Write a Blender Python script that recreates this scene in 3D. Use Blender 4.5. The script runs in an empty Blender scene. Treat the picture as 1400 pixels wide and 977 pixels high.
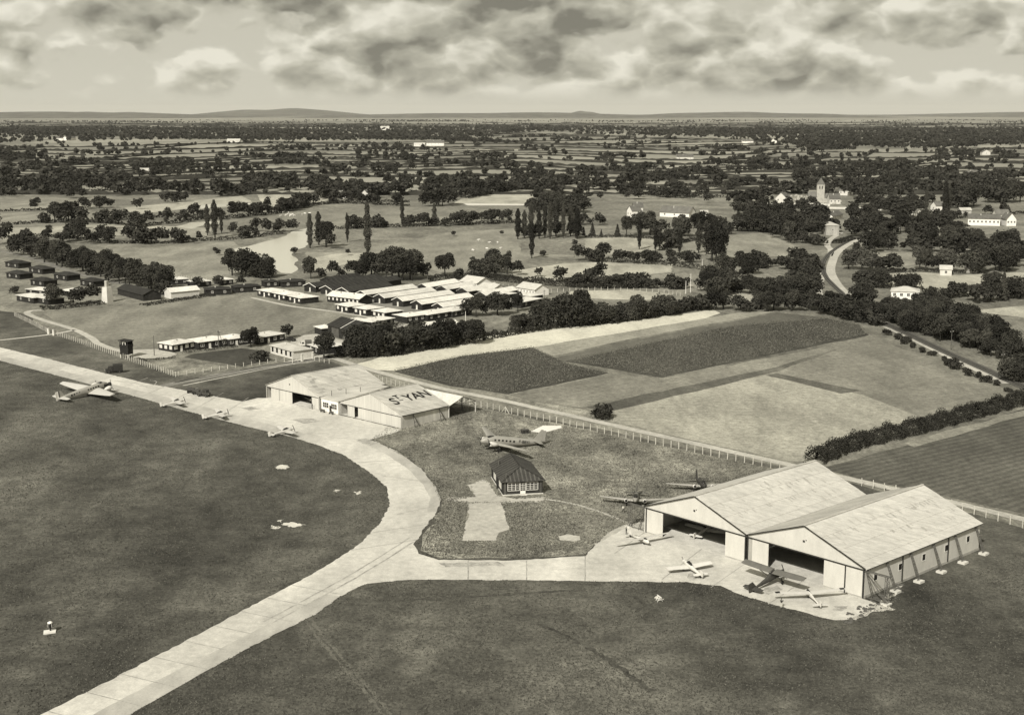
import bpy, bmesh, math, random
import numpy as np
from mathutils import Vector, Matrix
from mathutils.geometry import tessellate_polygon

random.seed(7)
rng = np.random.default_rng(11)
R = math.radians
sc = bpy.context.scene
C = sc.collection

# ------------------------------------------------------------------ camera
FPX, YH, CAMH = 1840.0, 154.0, 88.0
PITCH = math.atan((488.5 - YH) / FPX)
cam_d = bpy.data.cameras.new('camera')
cam = bpy.data.objects.new('camera', cam_d)
C.objects.link(cam)
cam.location = (0, 0, CAMH)
cam.rotation_euler = (math.pi / 2 - PITCH, 0, 0)
cam_d.sensor_width = 36.0
cam_d.lens = FPX / 1400 * 36.0
cam_d.clip_start = 1.0
cam_d.clip_end = 120000
sc.camera = cam

# ------------------------------------------------------------------ sun, sky, exposure
SUN_AZ, SUN_EL = 25.0, 40.0            # light travels towards (sin az, cos az), 0 = straight away from the camera
sun_d = bpy.data.lights.new('sun', 'SUN')
sun = bpy.data.objects.new('sun', sun_d)
C.objects.link(sun)
sun_d.energy = 4.8
sun_d.angle = R(0.55)
sun_d.color = (1.0, 0.965, 0.90)
ldir = Vector((math.sin(R(SUN_AZ)) * math.cos(R(SUN_EL)), math.cos(R(SUN_AZ)) * math.cos(R(SUN_EL)), -math.sin(R(SUN_EL))))
sun.rotation_euler = ldir.to_track_quat('-Z', 'Y').to_euler()
sun.location = (-100, -100, 300)

w = bpy.data.worlds.new('World')
sc.world = w
w.use_nodes = True
nt = w.node_tree
nt.nodes.clear()
def wn(t, **k):
    n = nt.nodes.new(t)
    for a, b in k.items():
        setattr(n, a, b)
    return n
def wl(a, b): nt.links.new(a, b)
def wmath(op, a, b=None, clamp=False):
    n = wn('ShaderNodeMath', operation=op, use_clamp=clamp)
    for i, v in enumerate((a, b)):
        if v is None: continue
        if isinstance(v, (int, float)): n.inputs[i].default_value = v
        else: wl(v, n.inputs[i])
    return n.outputs[0]
sky = wn('ShaderNodeTexSky', sky_type='NISHITA')
sky.sun_disc = False
sky.sun_elevation = R(SUN_EL)
sky.sun_rotation = math.atan2(-ldir.x, -ldir.y)
sky.altitude = 200
sky.dust_density = 3.0
bw = wn('ShaderNodeRGBToBW')
wl(sky.outputs[0], bw.inputs[0])
tc = wn('ShaderNodeTexCoord')
mp = wn('ShaderNodeMapping'); mp.inputs['Scale'].default_value = (1, 1, 1.75); mp.inputs['Location'].default_value = (3.17, 1.42, 0.2)
wl(tc.outputs['Generated'], mp.inputs[0])
def wnoise(off, scale, detail, rough=0.55, dist=0.0):
    m2 = wn('ShaderNodeMapping'); m2.inputs['Location'].default_value = off
    wl(mp.outputs[0], m2.inputs[0])
    n = wn('ShaderNodeTexNoise')
    n.inputs['Scale'].default_value = scale; n.inputs['Detail'].default_value = detail
    n.inputs['Roughness'].default_value = rough; n.inputs['Distortion'].default_value = dist
    wl(m2.outputs[0], n.inputs['Vector'])
    return n.outputs['Fac']
def wrange(v, a, b_, c=0.0, d=1.0):
    n = wn('ShaderNodeMapRange', interpolation_type='SMOOTHSTEP')
    for i, q in enumerate((a, b_, c, d)): n.inputs[i+1].default_value = q
    wl(v, n.inputs[0]); return n.outputs[0]
def wvor(off, scale, vec):
    m2 = wn('ShaderNodeMapping'); m2.inputs['Location'].default_value = off; wl(vec, m2.inputs[0])
    v = wn('ShaderNodeTexVoronoi', feature='F1'); v.inputs['Scale'].default_value = scale
    v.inputs['Detail'].default_value = 1.5; v.inputs['Roughness'].default_value = .5; v.inputs['Lacunarity'].default_value = 2.3
    wl(m2.outputs[0], v.inputs['Vector']); return v.outputs['Distance']
# billows: coordinates stirred by noise, then rounded cells on top of broad cloud masses
wob = wn('ShaderNodeTexNoise'); wob.inputs['Scale'].default_value = 22; wob.inputs['Detail'].default_value = 4; wl(mp.outputs[0], wob.inputs['Vector'])
wv_ = wn('ShaderNodeVectorMath', operation='SCALE'); wv_.inputs['Scale'].default_value = .05; wl(wob.outputs['Color'], wv_.inputs[0])
wa = wn('ShaderNodeVectorMath', operation='ADD'); wl(mp.outputs[0], wa.inputs[0]); wl(wv_.outputs[0], wa.inputs[1])
def cloud(off):
    c = wmath('MULTIPLY', wvor(off, 13, wa.outputs[0]), -0.55)
    m = wnoise(off, 7, 5, .55, 0.0)
    return wmath('ADD', c, m)
n0 = cloud((0, 0, 0))
n1 = cloud((-.006, -.002, .016))
big = wnoise((5, 2, 1), 5.5, 3, 0.5)
dens_ = wmath('ADD', wmath('ADD', n0, .53), wmath('MULTIPLY', wmath('SUBTRACT', big, 0.5), 0.45))
lit = wmath('MULTIPLY', wmath('SUBTRACT', n0, n1), 3.2)
tone = wmath('ADD', wmath('ADD', lit, wmath('MULTIPLY', wmath('SUBTRACT', dens_, 0.52), -1.25)), 0.58, True)
ramp = wn('ShaderNodeValToRGB')
ramp.color_ramp.elements[0].position = 0.0; ramp.color_ramp.elements[0].color = (0.21, 0.202, 0.162, 1)
ramp.color_ramp.elements[1].position = 1.0; ramp.color_ramp.elements[1].color = (0.82, 0.79, 0.67, 1)
e = ramp.color_ramp.elements.new(0.55); e.color = (0.50, 0.482, 0.39, 1)
wl(tone, ramp.inputs[0])
sep = wn('ShaderNodeSeparateXYZ'); wl(tc.outputs['Generated'], sep.inputs[0])
el = sep.outputs[2]
# clear air: grey daylight overhead brightening into the pale haze that rings the horizon
skc = wn('ShaderNodeMix', data_type='RGBA', blend_type='MULTIPLY'); skc.inputs[0].default_value = 1
wl(bw.outputs[0], skc.inputs[6]); skc.inputs[7].default_value = (0.115, 0.110, 0.088, 1)
hz = wn('ShaderNodeMix', data_type='RGBA')
wl(wrange(el, .0, .22), hz.inputs[0]); hz.inputs[6].default_value = (0.62, 0.597, 0.495, 1); wl(skc.outputs[2], hz.inputs[7])
# broken cloud: towers crowd together towards the horizon, gaps open overhead
mask = wrange(dens_, .36, .47)
cover = wmath('MULTIPLY', wrange(el, .006, .022), wmath('MULTIPLY', mask, wrange(el, .15, .7, 1.0, .45)))
mx = wn('ShaderNodeMix', data_type='RGBA')
wl(cover, mx.inputs[0]); wl(hz.outputs[2], mx.inputs[6]); wl(ramp.outputs[0], mx.inputs[7])
bg = wn('ShaderNodeBackground'); bg.inputs[1].default_value = 1.0
wl(mx.outputs[2], bg.inputs[0])
w.cycles.sampling_method = 'MANUAL'; w.cycles.sample_map_resolution = 256
out = wn('ShaderNodeOutputWorld'); wl(bg.outputs[0], out.inputs[0])

sc.view_settings.view_transform = 'Standard'
sc.view_settings.look = 'None'
sc.view_settings.exposure = 0.0
sc.view_settings.gamma = 1.0
sc.cycles.max_bounces = 5
sc.cycles.diffuse_bounces = 1
sc.cycles.glossy_bounces = 2
sc.cycles.transparent_max_bounces = 4

# ------------------------------------------------------------------ coordinates
_cp, _sp = math.cos(PITCH), math.sin(PITCH)
def G(x, y, z=0.0):
    """world point at height z seen at photograph position x, y"""
    dx = x - 700.0
    dy = FPX * _cp - (y - 488.5) * _sp
    dz = -FPX * _sp - (y - 488.5) * _cp
    t = (z - CAMH) / dz
    return Vector((dx * t, dy * t, z))
def ang(p, q):
    a, b = G(*p), G(*q)
    return math.atan2(b.y - a.y, b.x - a.x)

# ------------------------------------------------------------------ materials
TINT = (1.0, 0.962, 0.845)
MATS = {}
def mat(name, v, noises=(), rough=0.85, coord='world', rand=0.0, furrow=None, bump=0.0, spec=0.2, tint=TINT, metal=0.0, brick=None):
    """grey-brown material; noises = (scale, amount, stretch) multiply the base value"""
    if name in MATS: return MATS[name]
    m = bpy.data.materials.new(name); m.use_nodes = True
    t = m.node_tree; t.nodes.clear()
    N = lambda ty, **k: (lambda n: ([setattr(n, a, b) for a, b in k.items()], n)[1])(t.nodes.new(ty))
    L = t.links.new
    def mth(op, a, b):
        n = N('ShaderNodeMath', operation=op)
        for i, q in enumerate((a, b)):
            if isinstance(q, (int, float)): n.inputs[i].default_value = q
            else: L(q, n.inputs[i])
        return n.outputs[0]
    if coord == 'world':
        src = N('ShaderNodeNewGeometry').outputs['Position']
    else:
        src = N('ShaderNodeTexCoord').outputs['Object']
    val = v
    last = None
    for k, (s, a, st) in enumerate(noises):
        mpn = N('ShaderNodeMapping'); mpn.inputs['Scale'].default_value = st if st else (1, 1, 1)
        mpn.inputs['Rotation'].default_value = (0, 0, R(42)) if st else (0, 0, 0)
        mpn.inputs['Location'].default_value = (k * 13.7, k * 5.1, 0)
        L(src, mpn.inputs[0])
        n = N('ShaderNodeTexNoise'); n.inputs['Scale'].default_value = s; n.inputs['Detail'].default_value = 5
        n.inputs['Roughness'].default_value = 0.62
        L(mpn.outputs[0], n.inputs['Vector'])
        last = n.outputs['Fac']
        f = mth('MAXIMUM', mth('ADD', mth('MULTIPLY', mth('SUBTRACT', last, 0.5), a * 6.0), 1.0), 0.12)
        val = mth('MULTIPLY', f, val)
    if furrow:
        period, angle, amt = furrow
        mpn = N('ShaderNodeMapping'); mpn.inputs['Rotation'].default_value = (0, 0, -angle)
        L(src, mpn.inputs[0])
        wv = N('ShaderNodeTexWave', wave_type='BANDS', bands_direction='Y')
        wv.inputs['Scale'].default_value = 0.314 / period; wv.inputs['Distortion'].default_value = 3.0
        wv.inputs['Detail'].default_value = 2; wv.inputs['Detail Scale'].default_value = 0.6
        L(mpn.outputs[0], wv.inputs['Vector'])
        val = mth('MULTIPLY', mth('ADD', mth('MULTIPLY', wv.outputs['Fac'], amt), 1 - amt / 2), val)
    if brick:
        bwid, bh, amt = brick
        bt = N('ShaderNodeTexBrick')
        bt.inputs['Scale'].default_value = 1.0; bt.inputs['Brick Width'].default_value = bwid; bt.inputs['Row Height'].default_value = bh
        bt.inputs['Mortar Size'].default_value = 0.05; bt.inputs['Mortar Smooth'].default_value = 0.4
        bt.inputs['Color1'].default_value = (1, 1, 1, 1); bt.inputs['Color2'].default_value = (1 - amt * .6,) * 3 + (1,)
        bt.inputs['Mortar'].default_value = (1 - amt,) * 3 + (1,)
        L(src, bt.inputs['Vector'])
        sv = N('ShaderNodeRGBToBW'); L(bt.outputs['Color'], sv.inputs[0])
        val = mth('MULTIPLY', sv.outputs[0], val)
    if rand:
        oi = N('ShaderNodeObjectInfo')
        val = mth('MULTIPLY', mth('ADD', mth('MULTIPLY', oi.outputs['Random'], rand * 2), 1 - rand), val)
    b = N('ShaderNodeBsdfPrincipled')
    b.inputs['Roughness'].default_value = rough
    b.inputs['Specular IOR Level'].default_value = spec
    b.inputs['Metallic'].default_value = metal
    if isinstance(val, (int, float)):
        b.inputs['Base Color'].default_value = (v * tint[0], v * tint[1], v * tint[2], 1)
    else:
        mc = N('ShaderNodeVectorMath', operation='SCALE'); mc.inputs[0].default_value = tint
        L(val, mc.inputs['Scale']); L(mc.outputs[0], b.inputs['Base Color'])
    if bump and last is not None:
        bn = N('ShaderNodeBump'); bn.inputs['Strength'].default_value = 0.6; bn.inputs['Distance'].default_value = bump
        L(last, bn.inputs['Height']); L(bn.outputs[0], b.inputs['Normal'])
    o = N('ShaderNodeOutputMaterial'); L(b.outputs[0], o.inputs[0])
    MATS[name] = m
    return m

A42 = R(42.5)
FT = (1, .963, .80)
ground_m = mat('pasture', 0.185, ((.004, .3, None), (.03, .3, None), (.3, .3, (1, .45, 1)), (1.1, .35, None)), tint=FT)
airgrass_m = mat('airfield turf', 0.094, ((.008, .5, None), (.04, .5, (1, .5, 1)), (.2, .3, None), (1.2, .35, None), (4, .25, None)), tint=FT, bump=.12)
drygrass_m = mat('dry turf', 0.20, ((.025, .4, None), (.12, .5, (1, .5, 1)), (.6, .4, None), (2.2, .45, None)), tint=FT, bump=.1)
concrete_m = mat('concrete', 0.53, ((.02, .12, None), (.11, .16, (1, .35, 1)), (.6, .12, None), (3, .1, None)), tint=(1, .965, .86))
concrete2_m = mat('concrete worn lane', 0.42, ((.05, .16, None), (.3, .14, (1, .35, 1)), (3, .1, None)), tint=(1, .965, .86))
track_m = mat('pale gravel', 0.44, ((.06, .14, None), (.7, .18, None), (4, .12, None)))
rut_m = mat('worn track', 0.2, ((.08, .2, None), (.7, .2, None), (4, .1, None)))
chalk_m = mat('white chalk', 0.6, ((.5, .12, None), (3, .1, None)))
def field(name, v, amt=.16, furrow=None):
    return mat(name, v, ((.012, amt*1.5, None), (.08, amt*2, (1, .3, 1)), (.5, amt*2, None), (1.6, amt * 2, None)), furrow=furrow, tint=FT)
wheat_m = field('ripe wheat', .58, .07)
stubble_m = field('stubble', .29, .1, (3.2, A42, .12))
hay_m = field('mown hay', .32, .12)
hay2_m = field('mown meadow', .205, .12, (7, R(25), .07))
plough_m = field('ploughed earth', .095, .12, (2.6, R(36), .32))
crop_m = field('green crop', .07, .14, (1.5, A42, .3))
cropband_m = field('pale crop', .12, .1, (2.4, A42, .13))
meadow_m = field('light meadow', .24, .12)
pale_m = field('pale meadow', .38, .1)
darkp_m = field('dark pasture', .1, .14)
beet_m = field('kitchen garden', .05, .14, (1.4, A42, .4))
foliage_m = mat('foliage', 0.042, ((.9, .2, None),), rough=.8, coord='object', rand=.55, spec=.1, tint=(1, .96, .78))
willow_m = mat('willow foliage', 0.10, ((.9, .22, None),), rough=.8, coord='object', rand=.25, spec=.1, tint=(1, .96, .80))
hedge_m = mat('hedge foliage', 0.034, ((.25, .25, None), (1.5, .2, None)), rough=.85, spec=.1, tint=(1, .96, .78))
far_m = mat('distant foliage', 0.040, ((.006, .25, None), (.06, .25, None)), rough=.9, spec=.05, tint=(1, .96, .80))
bark_m = mat('bark', 0.06, ((3, .2, None),), coord='object')
roofw_m = mat('pale cement sheet', 0.50, ((.05, .08, None), (.6, .10, (.25, 1.8, 1)), (1.6, .13, (.3, 1.2, 1)), (4, .07, None)), rough=.8, rand=.035, tint=(1, .967, .87))
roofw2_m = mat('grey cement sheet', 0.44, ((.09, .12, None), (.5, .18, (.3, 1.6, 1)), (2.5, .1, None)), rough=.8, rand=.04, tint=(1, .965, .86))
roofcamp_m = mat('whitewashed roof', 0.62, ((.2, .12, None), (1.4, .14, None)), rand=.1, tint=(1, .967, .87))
roofdk_m = mat('tarred roof', 0.03, ((.3, .2, None), (2.2, .16, None)), rand=.15)
tar2_m = mat('tarred roof strip', 0.045, ((.3, .2, None), (2.2, .16, None)))
tile_m = mat('old roof tile', 0.13, ((.3, .2, None), (2.2, .16, None)), rand=.2)
wallp_m = mat('pale rendered wall', 0.56, ((.08, .06, None), (.6, .07, (1, 1, .3)), (3, .04, None)), tint=(1, .967, .87))
wallg_m = mat('stained wall', 0.36, ((.12, .14, None), (.5, .2, (1, 1, .25)), (3, .06, None)), tint=(1, .965, .86))
wallst_m = mat('streaked grey wall', 0.52, ((.12, .14, None), (.5, .2, (1, 1, .25)), (3, .06, None)), tint=(1, .965, .86))
sheet_m = mat('corrugated door sheet', 0.50, ((.08, .05, None), (1.6, .10, (1, 1, .04)), (5, .05, (1, 1, .05))), tint=(1, .967, .87))
white_m = mat('white paint', 0.74, ((.6, .06, None),), tint=(1, .967, .88))
cream_m = mat('cream wall', 0.58, ((.5, .1, None), (3, .05, None)), tint=(1, .967, .87))
wood_m = mat('dark stained boards', 0.025, ((.4, .2, (1, 1, .2)), (4, .2, (.2, .2, 2))), rand=.15)
wood2_m = mat('weathered boards', 0.085, ((.5, .2, (1, 1, .25)), (5, .2, (.2, .2, 2))))
dark_m = mat('dark steel', 0.03, ((2, .15, None),), rough=.6)
steel_m = mat('weathered steel', 0.10, ((2, .2, None),), rough=.6)
glass_m = mat('window glass', 0.02, (), rough=.12, spec=.6)
post_m = mat('concrete post', 0.55, ((1.5, .1, None),), rand=.12)
letter_m = mat('black lettering', 0.02, ((1.5, .2, None),), rough=.9)
alu_m = mat('bare metal skin', 0.30, ((.8, .07, None), (4, .05, None)), rough=.45, coord='object', spec=.4)
dope_m = mat('silver dope', 0.48, ((.8, .06, None),), rough=.5, coord='object', tint=(1, .967, .88))
cream_air_m = mat('cream aircraft paint', 0.60, ((.9, .05, None),), rough=.5, coord='object', tint=(1, .967, .88))
drab_m = mat('drab aircraft paint', 0.055, ((.8, .15, None),), rough=.7, coord='object')
drabwing_m = mat('faded drab fabric', 0.13, ((.9, .12, None),), rough=.75, coord='object')
grey_air_m = mat('grey aircraft paint', 0.28, ((.8, .1, None),), rough=.5, coord='object')
rubber_m = mat('rubber', 0.02, (), rough=.8)
stone_m = mat('church stone', 0.40, ((.3, .15, None), (2, .1, None)))
rail_m = mat('rail steel', 0.12, ((1, .2, None),), rough=.5)
sleeper_m = mat('sleeper wood', 0.06, ((1, .2, None),))
ballast_m = mat('ballast', 0.10, ((.3, .15, None), (3, .2, None)))
skin_m = mat('skin', 0.35)
cloth_l_m = mat('light cloth', 0.6)
cloth_d_m = mat('dark cloth', 0.04)
hill_m = mat('far hill cover', 0.10, ((.0012, .3, None), (.006, .35, (1, .3, 1))), tint=(1, .96, .80))
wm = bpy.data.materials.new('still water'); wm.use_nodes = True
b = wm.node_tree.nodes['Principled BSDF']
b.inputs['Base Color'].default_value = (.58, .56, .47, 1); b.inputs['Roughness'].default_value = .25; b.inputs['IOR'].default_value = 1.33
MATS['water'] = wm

# ------------------------------------------------------------------ mesh helpers
class MB:
    def __init__(s): s.v = []; s.f = []
    def add(s, vs, fs):
        n = len(s.v); s.v += [tuple(p) for p in vs]; s.f += [tuple(i + n for i in q) for q in fs]; return s
    def box(s, x0, x1, y0, y1, z0, z1):
        return s.add([(x0,y0,z0),(x1,y0,z0),(x1,y1,z0),(x0,y1,z0),(x0,y0,z1),(x1,y0,z1),(x1,y1,z1),(x0,y1,z1)],
                     [(0,3,2,1),(4,5,6,7),(0,1,5,4),(1,2,6,5),(2,3,7,6),(3,0,4,7)])
    def beam(s, p, q, w=.1, h=None):
        h = h or w
        p, q = Vector(p), Vector(q); d = (q - p).normalized()
        up = Vector((0,0,1)) if abs(d.z) < .95 else Vector((1,0,0))
        a = d.cross(up).normalized(); c = a.cross(d).normalized()
        vs = []
        for o in (p, q):
            for i, j in ((-1,-1),(1,-1),(1,1),(-1,1)): vs.append(o + a*(i*w/2) + c*(j*h/2))
        return s.add(vs, [(3,2,1,0),(4,5,6,7),(0,1,5,4),(1,2,6,5),(2,3,7,6),(3,0,4,7)])
    def tube(s, pts, rad, n=8):
        rings = []
        pts = [Vector(p) for p in pts]
        for i, p in enumerate(pts):
            d = (pts[min(i+1, len(pts)-1)] - pts[max(i-1, 0)]).normalized()
            up = Vector((0,0,1)) if abs(d.z) < .95 else Vector((1,0,0))
            a = d.cross(up).normalized(); c = a.cross(d)
            r = rad[i] if hasattr(rad, '__len__') else rad
            rings.append([p + (a*math.cos(2*math.pi*k/n) + c*math.sin(2*math.pi*k/n))*r for k in range(n)])
        return s.loft(rings)
    def loft(s, rings, cap=True):
        n = len(rings[0]); vs = [p for r in rings for p in r]; fs = []
        for i in range(len(rings)-1):
            for k in range(n):
                fs.append((i*n+k, i*n+(k+1)%n, (i+1)*n+(k+1)%n, (i+1)*n+k))
        if cap:
            fs.append(tuple(range(n-1, -1, -1))); fs.append(tuple((len(rings)-1)*n+k for k in range(n)))
        return s.add(vs, fs)
    def prism(s, poly, axis, a0, a1):
        """poly of 2-D points extruded along axis 'x', 'y' or 'z'"""
        def P(u, t):
            return {'x': (t, u[0], u[1]), 'y': (u[0], t, u[1]), 'z': (u[0], u[1], t)}[axis]
        n = len(poly)
        vs = [P(u, a0) for u in poly] + [P(u, a1) for u in poly]
        fs = [tuple(range(n)), tuple(range(2*n-1, n-1, -1))] + [(i, n+i, n+(i+1)%n, (i+1)%n) for i in range(n)]
        return s.add(vs, fs)
    def mesh(s, name, m, smooth=False):
        me = bpy.data.meshes.new(name); me.from_pydata(s.v, [], s.f)
        bm = bmesh.new(); bm.from_mesh(me); bmesh.ops.recalc_face_normals(bm, faces=bm.faces); bm.to_mesh(me); bm.free()
        if smooth: me.shade_smooth()
        me.materials.append(m); return me
    def build(s, name, m, parent=None, smooth=False):
        o = bpy.data.objects.new(name, s.mesh(name, m, smooth)); C.objects.link(o); o.parent = parent
        return o
def tag(o, label=None, cat=None, group=None, kind=None):
    if label: o['label'] = label
    if cat: o['category'] = cat
    if group: o['group'] = group
    if kind: o['kind'] = kind
    return o
def thing(name, label, cat, loc, rz=0, group=None):
    o = bpy.data.objects.new(name, None); C.objects.link(o)
    o.location = loc; o.rotation_euler = (0, 0, rz); o.empty_display_size = .5
    return tag(o, label, cat, group)
def rawmesh(name, verts, faces, m, parent=None):
    me = bpy.data.meshes.new(name)
    verts = np.asarray(verts, dtype=np.float32); faces = np.asarray(faces, dtype=np.int32)
    k = faces.shape[1]
    me.vertices.add(len(verts)); me.vertices.foreach_set('co', verts.ravel())
    me.loops.add(faces.size); me.loops.foreach_set('vertex_index', faces.ravel())
    me.polygons.add(len(faces)); me.polygons.foreach_set('loop_start', np.arange(0, faces.size, k, dtype=np.int32))
    me.update(calc_edges=True)
    me.materials.append(m)
    o = bpy.data.objects.new(name, me); C.objects.link(o); o.parent = parent
    return o
def copy_tree(o, parent=None):
    c = o.copy(); C.objects.link(c); c.parent = parent
    for ch in o.children: copy_tree(ch, c)
    return c
def dens(pts, step, jit, closed=True):
    out = []
    n = len(pts)
    for i in range(n if closed else n - 1):
        a, b = pts[i], pts[(i+1) % n]
        L = (b - a).length; k = max(1, int(L / step))
        nrm = Vector((-(b-a).y, (b-a).x, 0)).normalized() if L > 0 else Vector((0,0,0))
        for j in range(k):
            p = a.lerp(b, j / k)
            out.append(p + nrm * random.uniform(-jit, jit) if (j or jit < .5) else p)
    if not closed: out.append(pts[-1])
    return out
def spline(pts, sub=6):
    """Catmull-Rom through open list of Vectors"""
    o = []
    for i in range(len(pts)-1):
        p0, p1, p2, p3 = pts[max(i-1,0)], pts[i], pts[i+1], pts[min(i+2, len(pts)-1)]
        for k in range(sub):
            t = k/sub
            o.append(.5*((2*p1)+(p2-p0)*t+(2*p0-5*p1+4*p2-p3)*t*t+(3*p1-p0-3*p2+p3)*t**3))
    o.append(pts[-1]); return o
def sheet(name, px, m, z, step=0, jit=0.0, kind='structure', label=None, world=False, bow=0.0):
    pts = [Vector(p) for p in px] if world else [G(*p) for p in px]
    if step: pts = dens(pts, step, jit)
    vs = [(p.x, p.y, z) for p in pts]
    tris = tessellate_polygon([[Vector(v) for v in vs]])
    me = bpy.data.meshes.new(name)
    fs = []
    for t in tris:
        a, b_, c = (vs[i] for i in t)
        cr = (b_[0]-a[0])*(c[1]-a[1]) - (b_[1]-a[1])*(c[0]-a[0])
        fs.append(tuple(t) if cr > 0 else tuple(reversed(t)))
    me.from_pydata(vs, [], fs); me.materials.append(m)
    o = bpy.data.objects.new(name, me); C.objects.link(o)
    return tag(o, label, kind=kind)
def strip(name, px, width, m, z, label=None, kind='structure', jit=0.0, sub=6):
    pts = spline([G(*p) for p in px], sub)
    vs, fs = [], []
    for i, p in enumerate(pts):
        d = (pts[min(i+1, len(pts)-1)] - pts[max(i-1, 0)]); nrm = Vector((-d.y, d.x, 0)).normalized()
        wl_ = width/2 + random.uniform(-jit, jit); wr = width/2 + random.uniform(-jit, jit)
        a, b_ = p + nrm*wl_, p - nrm*wr
        vs += [(a.x, a.y, z), (b_.x, b_.y, z)]
        if i: fs.append((2*i-2, 2*i-1, 2*i+1, 2*i))
    me = bpy.data.meshes.new(name); me.from_pydata(vs, [], fs); me.materials.append(m)
    o = bpy.data.objects.new(name, me); C.objects.link(o)
    return tag(o, label, kind=kind)

# ------------------------------------------------------------------ ground and fields
xs = np.concatenate([-np.geomspace(400, 45000, 18)[::-1], np.linspace(-300, 300, 9), np.geomspace(400, 45000, 18)])
ys = np.concatenate([np.linspace(-400, 1200, 20), np.geomspace(1400, 60000, 24)])
gv = [(x, y, 0.0) for y in ys for x in xs]
nx = len(xs)
gf = [(j*nx+i, j*nx+i+1, (j+1)*nx+i+1, (j+1)*nx+i) for j in range(len(ys)-1) for i in range(nx-1)]
tag(rawmesh('ground', gv, gf, ground_m), 'wide flat pasture land running out to the horizon', kind='structure')

sheet('airfield_grass', [(-300,1200),(-700,700),(-420,470),(-60,418),(30,428),(75,455),(160,486),(240,514),(300,511),(370,500),(450,493),(490,505),
      (560,540),(640,552),(700,563),(1065,636),(1180,664),(1400,722),(1640,770),(1900,1200)], airgrass_m, .02, 6, 1.0)
sheet('dry_grass', [(508,600),(540,588),(560,560),(640,554),(700,566),(1062,641),(950,690),(885,700),(880,730),(850,722),(815,742),(800,757),(700,763),(600,763),(575,752),
      (585,722),(604,690),(600,668),(580,640),(545,615)], drygrass_m, .035, 4, 1.2)
sheet('dry_grass', [(240,513),(330,500),(300,500),(262,490),(215,492),(200,497)], drygrass_m, .035, 3, .6)

# concrete taxiway with its two aprons
TX = [(-160,440),(0,475),(60,489),(150,512),(205,525),(250,533),(300,543),(332,549),(352,544),(367,544),(438,561),(549,587),
      (536,593),(505,601),(540,615),(575,640),(595,665),(603,683),(597,700),(580,722),(566,744),(572,757),(600,765),(700,766),(800,760),
      (815,744),(850,724),(868,719),(882,727),(1022,768),(1180,818),(1197,824),(1165,846),(1140,848),(1060,827),(1010,812),(985,801),(940,796),(880,795),(700,793),(560,792),(500,798),(465,815),(430,840),
      (340,885),(250,935),(180,975),(60,1045),(-60,1040),(30,990),(65,972),(140,935),(250,878),(340,830),(430,783),(490,745),(520,715),(533,690),(528,665),(505,645),(470,622),
      (430,607),(400,598),(330,581),(260,563),(200,546),(100,519),(0,493),(-160,454)]
o = sheet('taxiway', TX, concrete_m, .06, 1.2, .22, label='pale concrete taxiway sweeping past both pairs of hangars')
# worn lane along the straight and the apron floor inside the hangars
sheet('taxiway_lane', [(180,975),(250,935),(340,885),(430,840),(465,815),(445,812),(395,838),(310,882),(215,930),(130,975),(60,1015),(90,1018)], concrete2_m, .072, 2, .12)
sheet('taxiway_lane', [(0,486),(60,500),(150,524),(260,551),(330,570),(400,589),(440,599),(430,607),(400,598),(330,581),(260,563),(200,546),(100,519),(0,493)], concrete2_m, .072, 2, .25)
sheet('taxiway_lane', [(505,601),(540,615),(575,640),(595,665),(603,683),(597,700),(584,700),(588,680),(578,662),(557,640),(523,618),(495,605)], concrete2_m, .072, 2, .12)

seam_m = mat('tarred joint', .34, ((.5, .3, None), (3, .2, None)), tint=(1, .965, .86)); stain_m = mat('oil stained concrete', .36, ((.4, .3, None), (2, .25, None)), tint=(1, .965, .86))
def seam(p, q): strip('taxiway_joint', [p, q], .22, seam_m, .079, sub=8, jit=.06)
for i in range(9):
    a_, b_ = G(65, 972), G(430, 783); c_, d_ = G(180, 975), G(465, 815)
    p_ = a_.lerp(b_, i/9); u_ = (d_-c_).normalized(); q_ = c_ + u_*((p_-c_).dot(u_)); p_ = p_ + (q_-p_)*.02; q_ = p_ + (q_-p_)*.97
    sheet('taxiway_joint', [p_-u_*.1, q_-u_*.1, q_+u_*.1, p_+u_*.1], seam_m, .079, world=True)
for i in range(10):
    t = i/9; seam((-20+320*t, 487.5+82*t), (30+310*t, 482.5+61*t))
for p, q in [((543,703),(602,690)),((510,728),(588,716)),((480,752),(570,738)),((520,650),(592,660)),((488,632),(560,628)),((640,766),(640,793)),((720,766),(720,793)),((800,760),(800,794)),((448,598),(500,601)),((882,727),(840,757)),((960,750),(905,792)),((1022,768),(972,803)),((1100,793),(1050,826))]: seam(p, q)
for p in [[(330,558),(345,556),(356,559),(340,561)], [(400,574),(425,572),(440,576),(415,579)], [(486,602),(500,599),(520,606),(505,609)], [(1140,829),(1160,828),(1150,836),(1138,834)], [(600,770),(680,768),(690,773),(610,775)], [(1040,806),(1062,800),(1070,806),(1050,813)], [(940,784),(956,782),(950,792),(938,790)]]:
    sheet('oil_stain', p, stain_m, .083, .7, .3)
for p in [[(150,520),(185,524),(205,530),(230,530)], [(190,528),(208,527),(214,522),(205,520)], [(560,735),(480,785),(360,850)], [(565,741),(486,790),(366,855)]]:
    strip('tyre_mark', p, .35, stain_m, .086, sub=10, jit=.1)
sheet('bare_earth', [(641,688),(685,687),(690,700),(697,724),(682,728),(679,739),(631,739),(636,722),(640,705)], track_m, .05, 1.2, .3, label='pale bare patch of gravel beside the dark hut')
sheet('bare_earth', [(764,733),(775,730),(792,733),(794,738),(782,740),(765,738)], track_m, .05, 1, .25)
sheet('bare_earth', [(640,663),(660,655),(668,660),(680,677),(705,681),(745,679),(742,686),(640,688),(610,684),(612,680),(650,679)], track_m, .048, 1.2, .35)
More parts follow.
